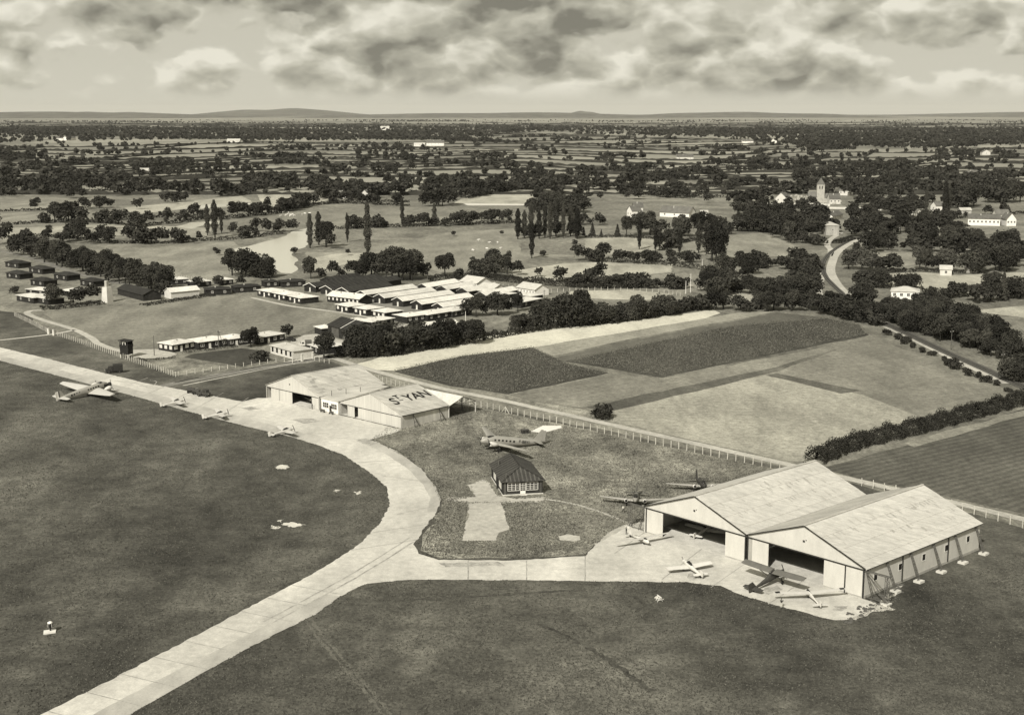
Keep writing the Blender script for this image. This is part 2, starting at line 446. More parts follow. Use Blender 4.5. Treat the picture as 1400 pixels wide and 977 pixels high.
sheet('bare_earth', [(810,748),(830,728),(856,716),(884,712),(905,722),(890,735),(868,738),(840,748)], track_m, .047, 1.2, .4)
sheet('bare_earth', [(1160,846),(1200,824),(1215,808),(1232,800),(1225,812),(1210,826),(1225,833),(1195,836),(1170,848)], track_m, .05, .8, .35)
for p in [[(376,638),(384,635),(396,637),(392,641),(380,641)], [(384,716),(398,713),(418,717),(402,721)], [(370,718),(382,720),(380,723),(371,722)], [(378,711),(386,710),(384,714)],
          [(895,816),(900,813),(905,816),(899,819)], [(484,672),(492,671),(493,675),(486,676)], [(456,668),(464,670),(459,673)]]:
    sheet('chalk_patch', p, chalk_m, .045, .4, .42)
sheet('chalk_patch', [(725,590),(742,582),(767,582),(768,585),(742,592)], white_m, .1, label='flat white slab on the grass behind the twin engined airliner')
# turning wheel tracks in the dark turf
for p in [[(415,842),(430,865),(455,895),(490,935),(530,985)], [(421,840),(438,865),(464,895),(500,935),(542,985)]]:
    strip('wheel_track', p, .6, mat('worn turf', .13, ((.2, .2, None), (2, .2, None)), tint=FT), .026, jit=.25, sub=14)
strip('footpath', [(745,682),(790,690),(840,707),(882,726)], .8, track_m, .05, jit=.15)
strip('earth_scar', [(700,840),(760,862),(830,900),(890,945)], 1.1, mat('scraped turf', .07, ((.2, .4, None), (2, .4, None)), tint=FT), .026, jit=.5, sub=14)
strip('earth_scar', [(470,822),(560,820),(700,812),(800,806)], .8, mat('scraped turf', .05), .026, jit=.35, sub=14)

# roads and tracks
ROADS = [([(440,487),(455,489),(480,497),(520,509),(600,530),(690,548),(860,586),(1065,632),(1180,659),(1300,686),(1420,714),(1560,742)], 3.2, track_m),
         ([(205,533),(235,525),(300,513),(370,500),(440,490),(470,482),(500,475)], 4.2, rut_m),
         ([(238,523),(300,511),(370,499),(440,489)], .9, track_m), ([(250,527),(310,515),(380,501),(440,492)], .9, track_m),
         ([(-60,470),(0,465),(70,457),(102,451)], 2.2, track_m), ([(60,424),(42,425),(38,429),(60,438),(100,450),(125,462),(135,470),(165,480),(200,487)], 3.0, track_m),
         ([(345,407),(395,418),(450,425),(520,436),(560,441)], 2.4, track_m), ([(505,418),(540,424),(600,430),(640,428)], 2.0, rut_m),
         ([(1126,372),(1120,398),(1128,412)], 3.0, track_m), ([(1004,305),(1030,298),(1055,285),(1075,281),(1180,286),(1205,288)], 3.5, track_m),
         ([(0,343),(40,352),(110,375),(190,393),(225,404)], 4, rut_m)]
for p, wd, m in ROADS: strip('road' if wd > 3 else 'track', p, wd, m, .055, jit=.12, sub=8)
sheet('road', [(172,484),(180,478),(222,477),(243,484),(232,489),(200,490),(184,489)], track_m, .058, 1.5, .3)
sheet('camp_yard', [(392,470),(415,458),(435,456),(480,468),(500,477),(470,486),(455,491),(440,490),(420,492),(400,496),(380,497),(420,488),(408,476)], track_m, .05, 1.5, .4)
sheet('camp_yard', [(497,405),(540,412),(600,424),(640,428),(600,432),(530,424),(480,416)], rut_m, .045, 2, .5)
sheet('camp_yard', [(540,443),(556,443),(584,441),(575,458),(545,455)], track_m, .045, 2, .5)

# named fields, from the hangars outwards
F = [
 ('wheat_field', wheat_m, .05, [(485,498),(567,475),(650,463),(736,448),(840,436),(928,430),(974,423),(985,428),(965,435),(878,450),(727,475),(630,487),(539,507),(505,505)]),
 ('stubble_field', stubble_m, .045, [(727,475),(878,450),(1010,427),(1062,426),(1010,436),(850,466),(770,484),(757,487)]),
 ('crop_field', cropband_m, .042, [(757,489),(850,468),(1010,438),(1062,427),(1130,434),(1000,446),(772,496)]),
 ('crop_field', crop_m, .045, [(535,507),(631,487),(727,475),(772,496),(832,510),(695,539),(617,528)]),
 ('crop_field', crop_m, .046, [(772,494),(1000,446),(1130,435),(1175,444),(1188,458),(905,516)]),
 ('fallow_field', hay2_m, .04, [(695,540),(832,511),(905,517),(1195,461),(1060,502),(795,557),(735,549)]),
 ('crop_field', darkp_m, .047, [(798,557),(1050,504),(1066,507),(840,561)]),
 ('hay_field', hay2_m, .04, [(1066,507),(1195,461),(1382,536),(1260,570),(1060,530),(1000,520)]),
 ('hay_field', hay_m, .041, [(840,561),(1050,512),(1180,540),(1262,572),(1125,612),(1112,632),(1075,630),(838,576)]),
 ('crop_field', darkp_m, .048, [(1046,513),(1062,510),(1180,534),(1150,538)]),
 ('ploughed_field', plough_m, .04, [(1120,640),(1170,628),(1395,560),(1500,540),(1600,700),(1420,706),(1185,656)]),
 ('field_margin', meadow_m, .05, [(1235,606),(1395,562),(1440,552),(1440,560),(1395,570),(1250,611)]),
 ('field_margin', drygrass_m, .044, [(690,541),(800,560),(840,580),(1065,628),(1060,632),(860,584),(690,546)]),
 ('camp_meadow', hay2_m, .03, [(55,428),(150,420),(250,408),(340,404),(390,416),(440,424),(500,432),(440,444),(425,452),(390,462),(380,456),(300,465),(215,476),(165,479),(120,458)]),
 ('kitchen_garden', beet_m, .05, [(252,488),(262,484),(330,476),(365,480),(368,492),(330,501)]),
 ('meadow', meadow_m, .03, [(110,343),(180,340),(318,330),(345,347),(372,372),(400,374),(330,386),(245,386),(232,380)]),
 ('meadow', meadow_m, .031, [(418,345),(450,345),(500,340),(610,318),(706,312),(712,345),(800,350),(735,352),(690,360),(640,372),(600,372),(560,360),(480,372),(420,372)]),
 ('gravel_bank', pale_m, .04, [(430,352),(465,346),(500,346),(497,352),(470,362),(440,368),(420,372),(412,362)]),
 ('meadow', hay2_m, .032, [(300,302),(420,292),(500,284),(620,280),(690,290),(660,302),(600,308),(470,312),(410,316),(390,318),(320,322),(305,316)]),
 ('meadow', hay_m, .033, [(800,326),(850,324),(925,328),(900,342),(810,350),(800,345)]),
 ('meadow', meadow_m, .034, [(905,345),(930,333),(970,326),(1040,318),(1075,330),(1098,342),(1080,350),(1000,352),(960,348)]),
 ('meadow', pale_m, .033, [(690,372),(770,360),(830,358),(920,362),(918,372),(840,380),(770,383),(720,382)]),
 ('meadow', pale_m, .034, [(1170,376),(1260,372),(1310,376),(1400,372),(1400,402),(1330,404),(1250,398),(1180,390)]),
 ('meadow', meadow_m, .035, [(1190,346),(1255,345),(1250,362),(1225,364),(1200,358)]),
 ('meadow', pale_m, .036, [(780,398),(860,396),(920,402),(900,410),(780,408)]),
 ('meadow', pale_m, .036, [(990,390),(1020,396),(1042,410),(1020,414),(990,404)]),
 ('meadow', hay_m, .036, [(1325,425),(1400,418),(1460,424),(1460,436),(1400,434)]),
 ('stubble_field', pale_m, .034, [(630,272),(730,256),(742,262),(722,280),(650,280),(620,278)]),
 ('chalk_patch', chalk_m, .05, [(632,278),(722,279),(720,281),(640,281)]),
 ('meadow', hay_m, .034, [(870,246),(900,228),(940,220),(975,222),(940,236),(900,244)]),
 ('meadow', meadow_m, .035, [(900,254),(1000,240),(1060,240),(1050,250),(1000,256),(930,258)]),
 ('meadow', meadow_m, .034, [(1200,253),(1290,244),(1310,248),(1295,276),(1230,272),(1210,260)]),
 ('meadow', hay_m, .034, [(1090,238),(1156,232),(1222,235),(1215,244),(1160,246),(1100,246)]),
 ('meadow', hay_m, .034, [(1200,214),(1330,207),(1345,212),(1290,216),(1210,218)]),
 ('meadow', hay2_m, .034, [(190,245),(300,238),(350,244),(345,256),(260,260),(200,256)]),
 ('meadow', pale_m, .034, [(170,284),(330,268),(345,276),(250,286),(180,294)]),
 ('meadow', meadow_m, .034, [(0,274),(80,270),(140,277),(120,286),(0,288)]),
 ('meadow', meadow_m, .034, [(0,292),(85,288),(160,294),(150,300),(90,300),(0,306)]),
 ('meadow', hay_m, .034, [(0,312),(160,306),(290,312),(285,322),(160,322),(0,322)]),
 ('meadow', pale_m, .034, [(350,262),(480,252),(500,258),(440,276),(360,284)]),
]
for nm, m, z, p in F: sheet(nm, p, m, z, 9, .8)

# river
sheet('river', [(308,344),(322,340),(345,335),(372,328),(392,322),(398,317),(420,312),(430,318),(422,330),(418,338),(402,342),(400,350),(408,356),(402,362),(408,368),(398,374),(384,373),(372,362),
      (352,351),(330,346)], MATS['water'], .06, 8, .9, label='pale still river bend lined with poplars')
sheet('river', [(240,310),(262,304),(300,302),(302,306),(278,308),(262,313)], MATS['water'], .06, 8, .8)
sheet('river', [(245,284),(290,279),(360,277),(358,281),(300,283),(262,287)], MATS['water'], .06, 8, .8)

# far bocage: patchwork of fields, one sheet with four tones, and lists of far trees
far_tones = [mat('far pasture', .19, ((.01, .2, None),), tint=FT), mat('far dark pasture', .17, ((.01, .2, None),), tint=FT),
             mat('far stubble', .30, ((.01, .12, None),), tint=FT), mat('far meadow', .25, ((.01, .15, None),), tint=FT)]
fvs, ffs, fmi = [], [], []
FAR_TREES = []                                # x, y, height
def warp(x, y, *z):
    """bend the field pattern so that lanes and hedges wander"""
    a = x/y
    k = min(1.0, max(0.0, (y-1500)/700))
    return (x + .05*y*math.sin(y/520.0+1.0) + .12*(y-1500)*math.sin(a*3+.7), y*(1 + k*(.045*math.sin(a*15+y/900) + .03*math.sin(a*37+y/430+2)))) + tuple(z)
def cell(x0, x1, y0, y1, k, sh):
    n = len(fvs)
    j = lambda s: random.uniform(-s, s)
    dx, dy = (x1-x0)*.06, (y1-y0)*.1
    z = .04 + .06*random.random()
    fvs.extend([warp(x0+sh, y0, z), warp(x1+sh, y0, z), warp(x1-sh, y1, z), warp(x0-sh, y1, z)])
    ffs.append((n, n+1, n+2, n+3)); fmi.append(k)
def py_of(y): return YH + CAMH*FPX/y
HS_V, HS_F = [], []
def far_hedge(x0, y0, x1, y1, h, wd, step):
    """continuous ragged hedge bank"""
    L = math.hypot(x1-x0, y1-y0); n = max(2, int(L/step)); ux, uy = (x1-x0)/L, (y1-y0)/L
    b0 = len(HS_V); hh = h
    for i in range(n+1):
        t = i/n; hh = .4*hh + .6*h*random.uniform(.35, 1.75); ww = wd*random.uniform(.35, .65)
        x, y_ = warp(x0+(x1-x0)*t + random.uniform(-1, 1), y0+(y1-y0)*t + random.uniform(-1, 1))
        HS_V.extend([(x+uy*ww, y_-ux*ww, 0), (x+uy*ww*.6, y_-ux*ww*.6, hh*.8), (x-uy*ww*.4, y_+ux*ww*.4, hh), (x-uy*ww, y_+ux*ww, 0)])
        if i:
            a = b0+4*(i-1)
            for k in range(3): HS_F.append((a+k, a+4+k, a+5+k, a+k+1))
y = 1480.0
while y < 30000:
    dep = max(190, y*random.uniform(.08, .13))
    half = y*.52 + 60
    x = -half + random.uniform(-80, 0)
    hs = max(1.0, y/3000)
    while x < half:
        wd = random.uniform(140, 380) * (1 + y/9000)
        pxc = 700 + (x+wd/2)/y*FPX
        # where the photograph shows woodland: a long belt to one side at 4-7 km and a nearer one to the other
        wood = (4000 < y < 7600 and pxc < 640) or (3200 < y < 6000 and pxc > 940) or (4600 < y < 7000 and random.random() < .6) or (y > 2200 and random.random() < .03)
        r = random.random()
        k = 0 if r < .3 else 1 if r < .45 else 2 if r < (.66 if y < 8000 else .55) else 3
        sh_ = random.uniform(-.2, .2)*dep*.3
        cell(x, x+wd, y, y+dep, k, sh_)
        if wood:
            nt_ = int(wd*dep/(240*hs*hs*1.2)); nt_ = min(nt_, 120)
            for _ in range(nt_): FAR_TREES.append((x+random.random()*wd, y+random.random()*dep, random.uniform(11, 18)))
        else:
            if y < 12000:
                far_hedge(x, y, x+wd, y+random.uniform(-.1, .1)*dep, random.uniform(2.2, 3.8)*(1+.12*hs), 3.6*hs, 6*hs)
                if random.random() < .75: far_hedge(x+sh_, y, x-sh_, y+dep, random.uniform(2.2, 3.8)*(1+.12*hs), 3.6*hs, 7*hs)
                if random.random() < .4: far_hedge(x, y+dep*.5, x+wd, y+dep*random.uniform(.4, .6), random.uniform(1.5, 2.6)*(1+.12*hs), 3*hs, 7*hs)
            # trees gather in clumps along the hedges
            for q in range(random.choice((2, 3, 3, 4)) if y < 9000 else 2):
                cx_ = x + random.random()*wd; sp = random.uniform(8, 50)*hs**.5; big_ = random.uniform(8, 15)
                for _ in range(random.randint(3, 11)):
                    FAR_TREES.append((cx_+random.gauss(0, sp), y+random.gauss(0, 14)*hs, big_*random.uniform(.55, 1.25)))
            for q in range(int(dep/(35*hs))):
                FAR_TREES.append((x + random.uniform(-4, 4), y + random.random()*dep, random.uniform(5, 12)))
            if random.random() < .2:
                cx_, cy_ = x+random.uniform(.2, .8)*wd, y+random.uniform(.1, .7)*dep
                for q in range(int(30/hs)+3): FAR_TREES.append((cx_+random.gauss(0, 26), cy_+random.gauss(0, 22), random.uniform(9, 15)))
        x += wd
    y += dep
FAR_TREES = [warp(x_, y_) + (h_,) for x_, y_, h_ in FAR_TREES]
tag(rawmesh('far_hedgerows', HS_V, HS_F, far_m), 'ragged dark hedgerows dividing the distant fields', 'hedgerows', kind='stuff')
fo = rawmesh('far_fields', fvs, ffs, far_tones[0])
for m in far_tones[1:]: fo.data.materials.append(m)
fo.data.polygons.foreach_set('material_index', np.array(fmi, dtype=np.int32))
tag(fo, 'patchwork of distant hedged fields below the horizon', kind='structure')

# low hills closing the horizon
def hill(px0, px1, ptop, dist, name='hills'):
    n = 40; vs, fs = [], []
    for i in range(n+1):
        t = i/n; px = px0 + (px1-px0)*t
        prof = (math.sin(math.pi*t)**.45) * (1 + .12*math.sin(7*t+px0) + .06*math.sin(19*t+px1))
        h = max(1, CAMH + (YH-ptop)/FPX*dist) * prof
        x = (px-700)/FPX*dist
        vs += [(x, dist-dist*.14, -2), (x*1.0, dist-dist*.05, h*.62), (x, dist, h), (x, dist*1.15, h*.5), (x, dist*1.3, -3)]
        if i:
            a = 5*(i-1)
            for k in range(4): fs.append((a+k, a+5+k, a+6+k, a+k+1))
    o = rawmesh(name, vs, fs, hill_m); o.data.shade_smooth()
    tag(o, 'low wooded hill on the far horizon', kind='structure')
for a in [(-260,330,153.9,24000), (285,480,148.8,34000), (70,240,152.8,30000), (430,900,154.3,26000), (772,824,152.6,34000), (860,1180,153.9,27000), (1240,1800,152,31000)]:
    hill(*a)

# ------------------------------------------------------------------ hangars
def roof_slope(parent, xe, xr, ze, zr, y0, y1, m, n=7, th=.10, name='roof_course'):
    """roof slope between eave (xe, ze) and ridge (xr, zr) as overlapping courses of sheeting"""
    for k in range(n):
        t0, t1 = k/n, (k+1)/n + .012
        lift = .035 * (k % 2) + .004*k
        xa, xb = xe+(xr-xe)*t0, xe+(xr-xe)*min(t1, 1.0)
        za, zb = ze+(zr-ze)*t0, ze+(zr-ze)*min(t1, 1.0)
        MB().add([(xa,y0,za+lift),(xb,y0,zb+lift-.03),(xb,y1,zb+lift-.03),(xa,y1,za+lift),(xa,y0,za+lift+th),(xb,y0,zb+lift+th-.03),(xb,y1,zb+lift+th-.03),(xa,y1,za+lift+th)],
                 [(0,3,2,1),(4,5,6,7),(0,1,5,4),(1,2,6,5),(2,3,7,6),(3,0,4,7)]).build(name, m, parent)
def lattice(mb, p, q, w0=.55, w1=.25, side=Vector((0,1,0)), n=9):
    p, q = Vector(p), Vector(q)
    for s in (-1, 1): mb.beam(p + side*s*w0/2, q + side*s*w1/2, .09)
    for i in range(n):
        t0, t1 = i/n, (i+1)/n
        s = 1 if i % 2 else -1
        mb.beam(p.lerp(q, t0) + side*s*(w0+(w1-w0)*t0)/2, p.lerp(q, t1) - side*s*(w0+(w1-w0)*t1)/2, .055)
    return mb
def window(parent, x, y, z, wd, ht, axis='x', sgn=-1, fm=None, gm=None, bars=(0, 0), name='window', t=.05):
    """window centred at x, y, z on a wall; axis = direction it runs along, sgn = side it faces"""
    fm = fm or white_m; gm = gm or glass_m
    def bx(mb, u0, u1, z0, z1, d0, d1):
        if axis == 'x': mb.box(x+u0, x+u1, y+min(sgn*d0, sgn*d1), y+max(sgn*d0, sgn*d1), z+z0, z+z1)
        else: mb.box(x+min(sgn*d0, sgn*d1), x+max(sgn*d0, sgn*d1), y+u0, y+u1, z+z0, z+z1)
        return mb
    fr = MB(); b_ = .1
    bx(fr, -wd/2-b_, -wd/2, -ht/2-b_, ht/2+b_, -.02, t); bx(fr, wd/2, wd/2+b_, -ht/2-b_, ht/2+b_, -.02, t)
    bx(fr, -wd/2, wd/2, ht/2, ht/2+b_, -.02, t); bx(fr, -wd/2, wd/2, -ht/2-b_, -ht/2, -.02, t+.04)
    for i in range(bars[0]):
        c = -wd/2 + wd*(i+1)/(bars[0]+1); bx(fr, c-.05, c+.05, -ht/2, ht/2, .0, t-.004)
    for i in range(bars[1]):
        c = -ht/2 + ht*(i+1)/(bars[1]+1); bx(fr, -wd/2, wd/2, c-.035, c+.035, .0, t-.008)
    f = fr.build(name, fm, parent)
    bx(MB(), -wd/2, wd/2, -ht/2, ht/2, -.02, .022).build('pane', gm, f)
    return f
def boxp(name, m, parent, *a): return MB().box(*a).build(name, m, parent)

# twin-bay hangar with aircraft on its apron
HA = R(-47.6)
W1, D1, EV, RG = 27.0, 41.5, 5.75, 10.8
hp = G(882, 727)
hg = thing('hangar', 'twin bay hangar with pale pitched roofs, open doorways and lattice buttresses', 'hangar', (hp.x, hp.y, 0), HA)
for k in range(2):
    x0 = k*W1; x1 = x0+W1; xm = x0+W1/2
    xl = x0 - (.5 if k == 0 else -.05); xr_ = x1 + (.5 if k else -.05)
    def zr_at(x): return EV + (RG-EV)*(1-abs(x-xm)/(W1/2))
    roof_slope(hg, xl, xm, zr_at(xl)+.05, RG+.05, -.35, D1+.35, roofw_m if k == 0 else roofw2_m)
    roof_slope(hg, xr_, xm, zr_at(xr_)+.05, RG+.05, -.35, D1+.35, roofw_m)
    boxp('ridge_cap', roofw2_m, hg, xm-.25, xm+.25, -.37, D1+.37, RG+.12, RG+.26)
    # gable panel over the doors
    for yy in (0.0, D1-.3):
        MB().prism([(x0+.05, EV-.25), (x1-.05, EV-.25), (x1-.05, EV), (xm, RG), (x0+.05, EV)], 'y', yy, yy+.3).build('gable', wallp_m, hg)
    # dark verge boards along the gable and a door rail
    v = MB(); v.beam((x0-.3, -.33, EV+.0), (xm, -.33, RG+.05), .12, .2); v.beam((x1+.3, -.33, EV+.0), (xm, -.33, RG+.05), .12, .2)
    v.build('verge_board', dark_m, hg)
    boxp('door_rail', dark_m, hg, x0, x1, -.28, -.003, EV-.42, EV-.27)
    boxp('vent', dark_m, hg, xm-.35, xm+.1, -.05, -.002, RG-3.3, RG-2.9)
    boxp('vent', dark_m, hg, xm+.3, xm+.5, -.05, -.002, RG-2.9, RG-2.7)
aged_m = mat('aged cement sheet', .42, ((.5, .1, None), (2.5, .1, None)), rough=.85)
for k in range(2):
    for i in range(46):
        rowi = random.choice((1, 2, 2, 3, 4, 4, 5)); t = (rowi+random.uniform(.15, .6))/7; y_ = random.uniform(1, D1-2)
        xr2 = k*W1+W1/2; x_ = xr2 + W1/2*t; z_ = RG - (RG-EV)*t + .05 + .155 + .035
        sl2 = (RG-EV)/(W1/2); hw, hl_ = random.uniform(.06, .14), random.uniform(.35, .8)
        MB().add([(x_-hl_, y_-hw, z_+sl2*hl_), (x_+hl_, y_-hw, z_-sl2*hl_), (x_+hl_, y_+hw, z_-sl2*hl_), (x_-hl_, y_+hw, z_+sl2*hl_)], [(0,1,2,3)]).build('roof_streak', aged_m, hg)
OP = [(5.0, 21.7), (32.3, 45.2)]
for a, b2 in [(0.55, 5.0), (21.7, 26.5), (28.4, 32.3), (45.2, 49.75), (50.05, 53.6)]:
    boxp('door_leaf', wallp_m, hg, a, b2, -.16, -.02, .03, EV-.43)
    boxp('door_foot', wallg_m, hg, a+.05, b2-.05, -.19, -.162, .03, .3)
boxp('door_leaf', wallg_m, hg, 27.45, 28.38, -.10, .04, .03, EV-.43)
for a in (0.0, .3, 26.6, 27.2, 49.8, 53.75):
    boxp('door_post', dark_m if a not in (0.0,) else wallp_m, hg, a, a+.22, -.24, .02, 0, EV-.25)
# walls
boxp('wall', wallp_m, hg, 2*W1-.3, 2*W1, .02, D1-.302, .5, EV)
boxp('plinth', wallg_m, hg, 2*W1-.34, 2*W1+.08, .0, D1, 0, .5)
boxp('wall', wallp_m, hg, 0, .3, .02, D1-.302, 0, EV)
boxp('wall', wallp_m, hg, 0, 2*W1, D1-.3, D1-.003, 0, EV-.253)
boxp('floor', concrete_m, hg, .31, 2*W1-.35, .03, D1-.31, .02, .09)
boxp('gutter', dark_m, hg, 2*W1+.35, 2*W1+.52, -.3, D1+.3, EV-.2, EV-.06)
for yy in (D1*.3, D1*.70):
    boxp('downpipe', dark_m, hg, 2*W1+.085, 2*W1+.24, yy, yy+.15, .4, EV-.2)
for i in range(5):
    window(hg, 2*W1, 3.6 + i*8.35, 3.3, 1.15, 1.25, 'y', 1)
for i in range(1, 6):
    yy = i*D1/5.1 - 1.2
    for sd in (1, -1):
        if sd < 0 and i > 2: continue
        xw = 2*W1 + .1 if sd > 0 else -.1
        m_ = MB(); lattice(m_, (xw + sd*2.1, yy, .35), (xw+sd*.1, yy, EV-.5)); lattice(m_, (xw+sd*2.1, yy+.35, .35), (xw+sd*.1, yy+.35, EV-.5))
        bt = m_.build('buttress', steel_m, hg)
        MB().box(xw+sd*2.1-.75, xw+sd*2.1+.75, yy-.65, yy+.95, 0, .42).build('footing', cream_m, bt)
for sd in (1, -1):                           # outrigger that carries the sliding doors beyond the corner
    xw = 2*W1 if sd > 0 else 0.0
    m_ = MB(); ox = xw + sd*4.6
    lattice(m_, (ox, -.1, 0), (ox, -.1, EV-.5), .6, .6, Vector((1,0,0))); lattice(m_, (ox, .5, 0), (ox, .5, EV-.5), .6, .6, Vector((1,0,0)))
    m_.beam((xw, -.1, EV-.45), (ox+sd*.4, -.1, EV-.45), .16); m_.beam((xw, .5, EV-.45), (ox+sd*.4, .5, EV-.45), .16)
    lattice(m_, (xw+sd*1.9, .2, 0), (xw+sd*.2, .2, EV-.5), .6, .4); m_.beam((xw+sd*.4, -.1, EV-.6), (ox, -.1, .5), .13)
    m_.beam((xw+sd*.4, -.1, .45), (ox, -.1, .45), .12)
    m_.build('door_outrigger', steel_m, hg)
    MB().box(ox-.7, ox+.7, -.7, 1.0, 0, .3).build('footing', cream_m, hg)
# stone rubble beside the apron
st = MB()
for i in range(90):
    t = random.random(); p = G(1160 + 72*t + random.uniform(-6, 6), 846 - 42*t + random.uniform(-7, 7))
    s = random.uniform(.12, .42)
    st.add([(p.x+random.uniform(-s,s), p.y+random.uniform(-s,s), random.uniform(0, s)) for _ in range(2)] + [(p.x-s,p.y-s*.8,0),(p.x+s,p.y-s,0),(p.x+s*.9,p.y+s,0),(p.x-s,p.y+s,0),(p.x-s*.5,p.y-s*.4,s*.8),(p.x+s*.5,p.y-s*.5,s*.9),(p.x+s*.4,p.y+s*.5,s*.7),(p.x-s*.4,p.y+s*.5,s*.85)],
           [(2,5,4,3),(6,7,8,9),(2,3,7,6),(3,4,8,7),(4,5,9,8),(5,2,6,9)])
tag(st.build('rubble', wood2_m), 'dark broken stones scattered at the apron corner', 'rubble', kind='stuff')

# pair of hangars with the lettered roof
H2 = ang((365.3, 543.7), (548.5, 586))
pP = G(365.3, 543.7); pS = G(465.6, 566.3)
WP, DP, EP, RP = 25.6, 26.0, 4.2, 8.7
hl = thing('hangar', 'pale gabled hangar with half open corrugated doors beside the white office', 'hangar', (pP.x, pP.y, 0), H2)
def gable_hangar(h, wd, dp, ev, rg, rm, rm2, gm):
    roof_slope(h, -.45, wd/2, ev-.12, rg+.05, -.3, dp+.3, rm2); roof_slope(h, wd+.45, wd/2, ev-.12, rg+.05, -.3, dp+.3, rm)
    boxp('ridge_cap', rm2, h, wd/2-.2, wd/2+.2, -.32, dp+.32, rg+.14, rg+.24)
    for yy in (0.0, dp-.25):
        MB().prism([(.02, ev-.5), (wd-.02, ev-.5), (wd-.02, ev-.1), (wd/2, rg), (.02, ev-.1)], 'y', yy, yy+.25).build('gable', gm, h)
    boxp('wall', gm, h, 0, .25, .02, dp-.252, 0, ev-.1)
    boxp('wall', gm, h, 0, wd, dp-.25, dp-.003, 0, ev-.503)
    boxp('floor', concrete_m, h, .26, wd-.26, .03, dp-.26, .02, .085)
    boxp('door_rail', dark_m, h, .3, wd-.3, -.2, -.003, ev-.62, ev-.5)
gable_hangar(hl, WP, DP, EP, RP, roofw2_m, roofw2_m, sheet_m)
boxp('wall', sheet_m, hl, WP-.25, WP, .02, DP-.252, 0, EP-.1)
boxp('door_post', wallg_m, hl, 0, .3, -.3, .0, 0, EP-.3)
for a, b2 in [(2.3, 6.4), (6.45, 12.9), (22.3, 25.5)]:
    boxp('door_leaf', sheet_m, hl, a, b2, -.12, -.02, .03, EP-.62)
for a in (6.3, 12.85, 22.2):
    boxp('door_post', dark_m, hl, a, a+.12, -.15, -.005, 0, EP-.5)
boxp('vent', dark_m, hl, 11.4, 11.8, -.05, -.002, EP+1.5, EP+1.9)
for i in range(14):                           # translucent or patched sheets
    y_ = random.uniform(2, DP-3); t = random.uniform(.15, .9)
    x_ = WP/2*(1+t); z_ = RP - (RP-EP)*t + .21
    MB().add([(x_-.45,y_-.8,z_+.17),(x_+.45,y_-.8,z_-.13),(x_+.45,y_+.8,z_-.13),(x_-.45,y_+.8,z_+.17)], [(0,1,2,3)]).build('roof_patch', wallg_m, hl)
# office between the two
of = thing('office', 'white flat fronted office with two dark windows between the hangars', 'office', tuple(G(438.8, 561.4)), H2)
WO = (pS - G(438.8, 561.4)).length - .35
DO = 20.0
MB().box(.05, WO, .2, DO, 0, 3.9).build('wall', white_m, of)
MB().add([(-.2,0,3.9),(WO+.3,0,3.9),(WO+.3,DO+.2,5.4),(-.2,DO+.2,5.4),(-.2,0,4.1),(WO+.3,0,4.1),(WO+.3,DO+.2,5.6),(-.2,DO+.2,5.6)],
         [(0,3,2,1),(4,5,6,7),(0,1,5,4),(1,2,6,5),(2,3,7,6),(3,0,4,7)]).build('roof', roofw2_m, of)
for x_ in (WO*.27, WO*.76): window(of, x_, .2, 2.1, 2.5, 1.5, 'x', -1, bars=(2, 1))
d_ = boxp('door', dark_m, of, WO*.49, WO*.49+.95, .13, .198, .05, 2.2)
boxp('step', concrete_m, of, WO*.47, WO*.49+1.2, -.4, .12, .06, .16)
for x_ in (WO*.27, WO*.78):
    bn = thing('bench', 'dark garden bench below the office window', 'bench', tuple(G(438.8, 561.4) + Matrix.Rotation(H2, 3, 'Z') @ Vector((x_, -1.1, .06))), H2, 'benches in front of the office')
    boxp('seat', wood2_m, bn, -.9, .9, -.25, .25, .4, .47); boxp('backrest', wood2_m, bn, -.9, .9, .2, .27, .5, .9)
    for s in (-.75, .75): boxp('leg', dark_m, bn, s-.05, s+.05, -.2, .26, 0, .398)
for i, (px_, py_) in enumerate([(448,535),(466,537),(485,530)]):
    p = Matrix.Rotation(-H2, 3, 'Z') @ (G(px_, py_+16, 0) - G(438.8, 561.4))
    MB().tube([(WO*(.2+.25*i), 3+4*i, 4.2), (WO*(.2+.25*i), 3+4*i, 6.0+.2*i)], .08, 6).build('stove_pipe', dark_m, of)
# hangar with lettering
WS = (G(548.5, 586) - pS).length
DS, ES, RS = 18.2, 3.9, 8.3
hs_ = thing('hangar', 'pale hangar with black letters painted across its roof', 'hangar', (pS.x, pS.y, 0), H2)
gable_hangar(hs_, WS, DS, ES, RS, roofw2_m, roofw2_m, sheet_m)
boxp('wall', wallst_m, hs_, WS-.25, WS, .02, DS-.252, 0, ES-.1)
boxp('gutter', dark_m, hs_, WS+.38, WS+.5, -.25, DS+.25, ES-.3, ES-.17)
for a, b2 in [(3.6, 6.5), (8.1, 14.2), (14.25, 20.3), (20.35, WS-.35)]:
    boxp('door_leaf', sheet_m, hs_, a, b2, -.12, -.02, .03, ES-.62)
for x_ in (.0, 3.4, WS-.3): boxp('door_post', wallg_m, hs_, x_, x_+.2, -.2, .0, 0, ES-.4)
for yy in (4.2, 14.5):
    m_ = MB(); m_.beam((WS+.1, yy, ES-.4), (WS+2.0, yy-.9, .05), .12); m_.beam((WS+.1, yy, ES-.4), (WS+2.0, yy+.9, .05), .12); m_.beam((WS+1.2, yy-.55, 1.45), (WS+1.2, yy+.55, 1.45), .08)
    m_.build('raking_strut', dark_m, hs_)
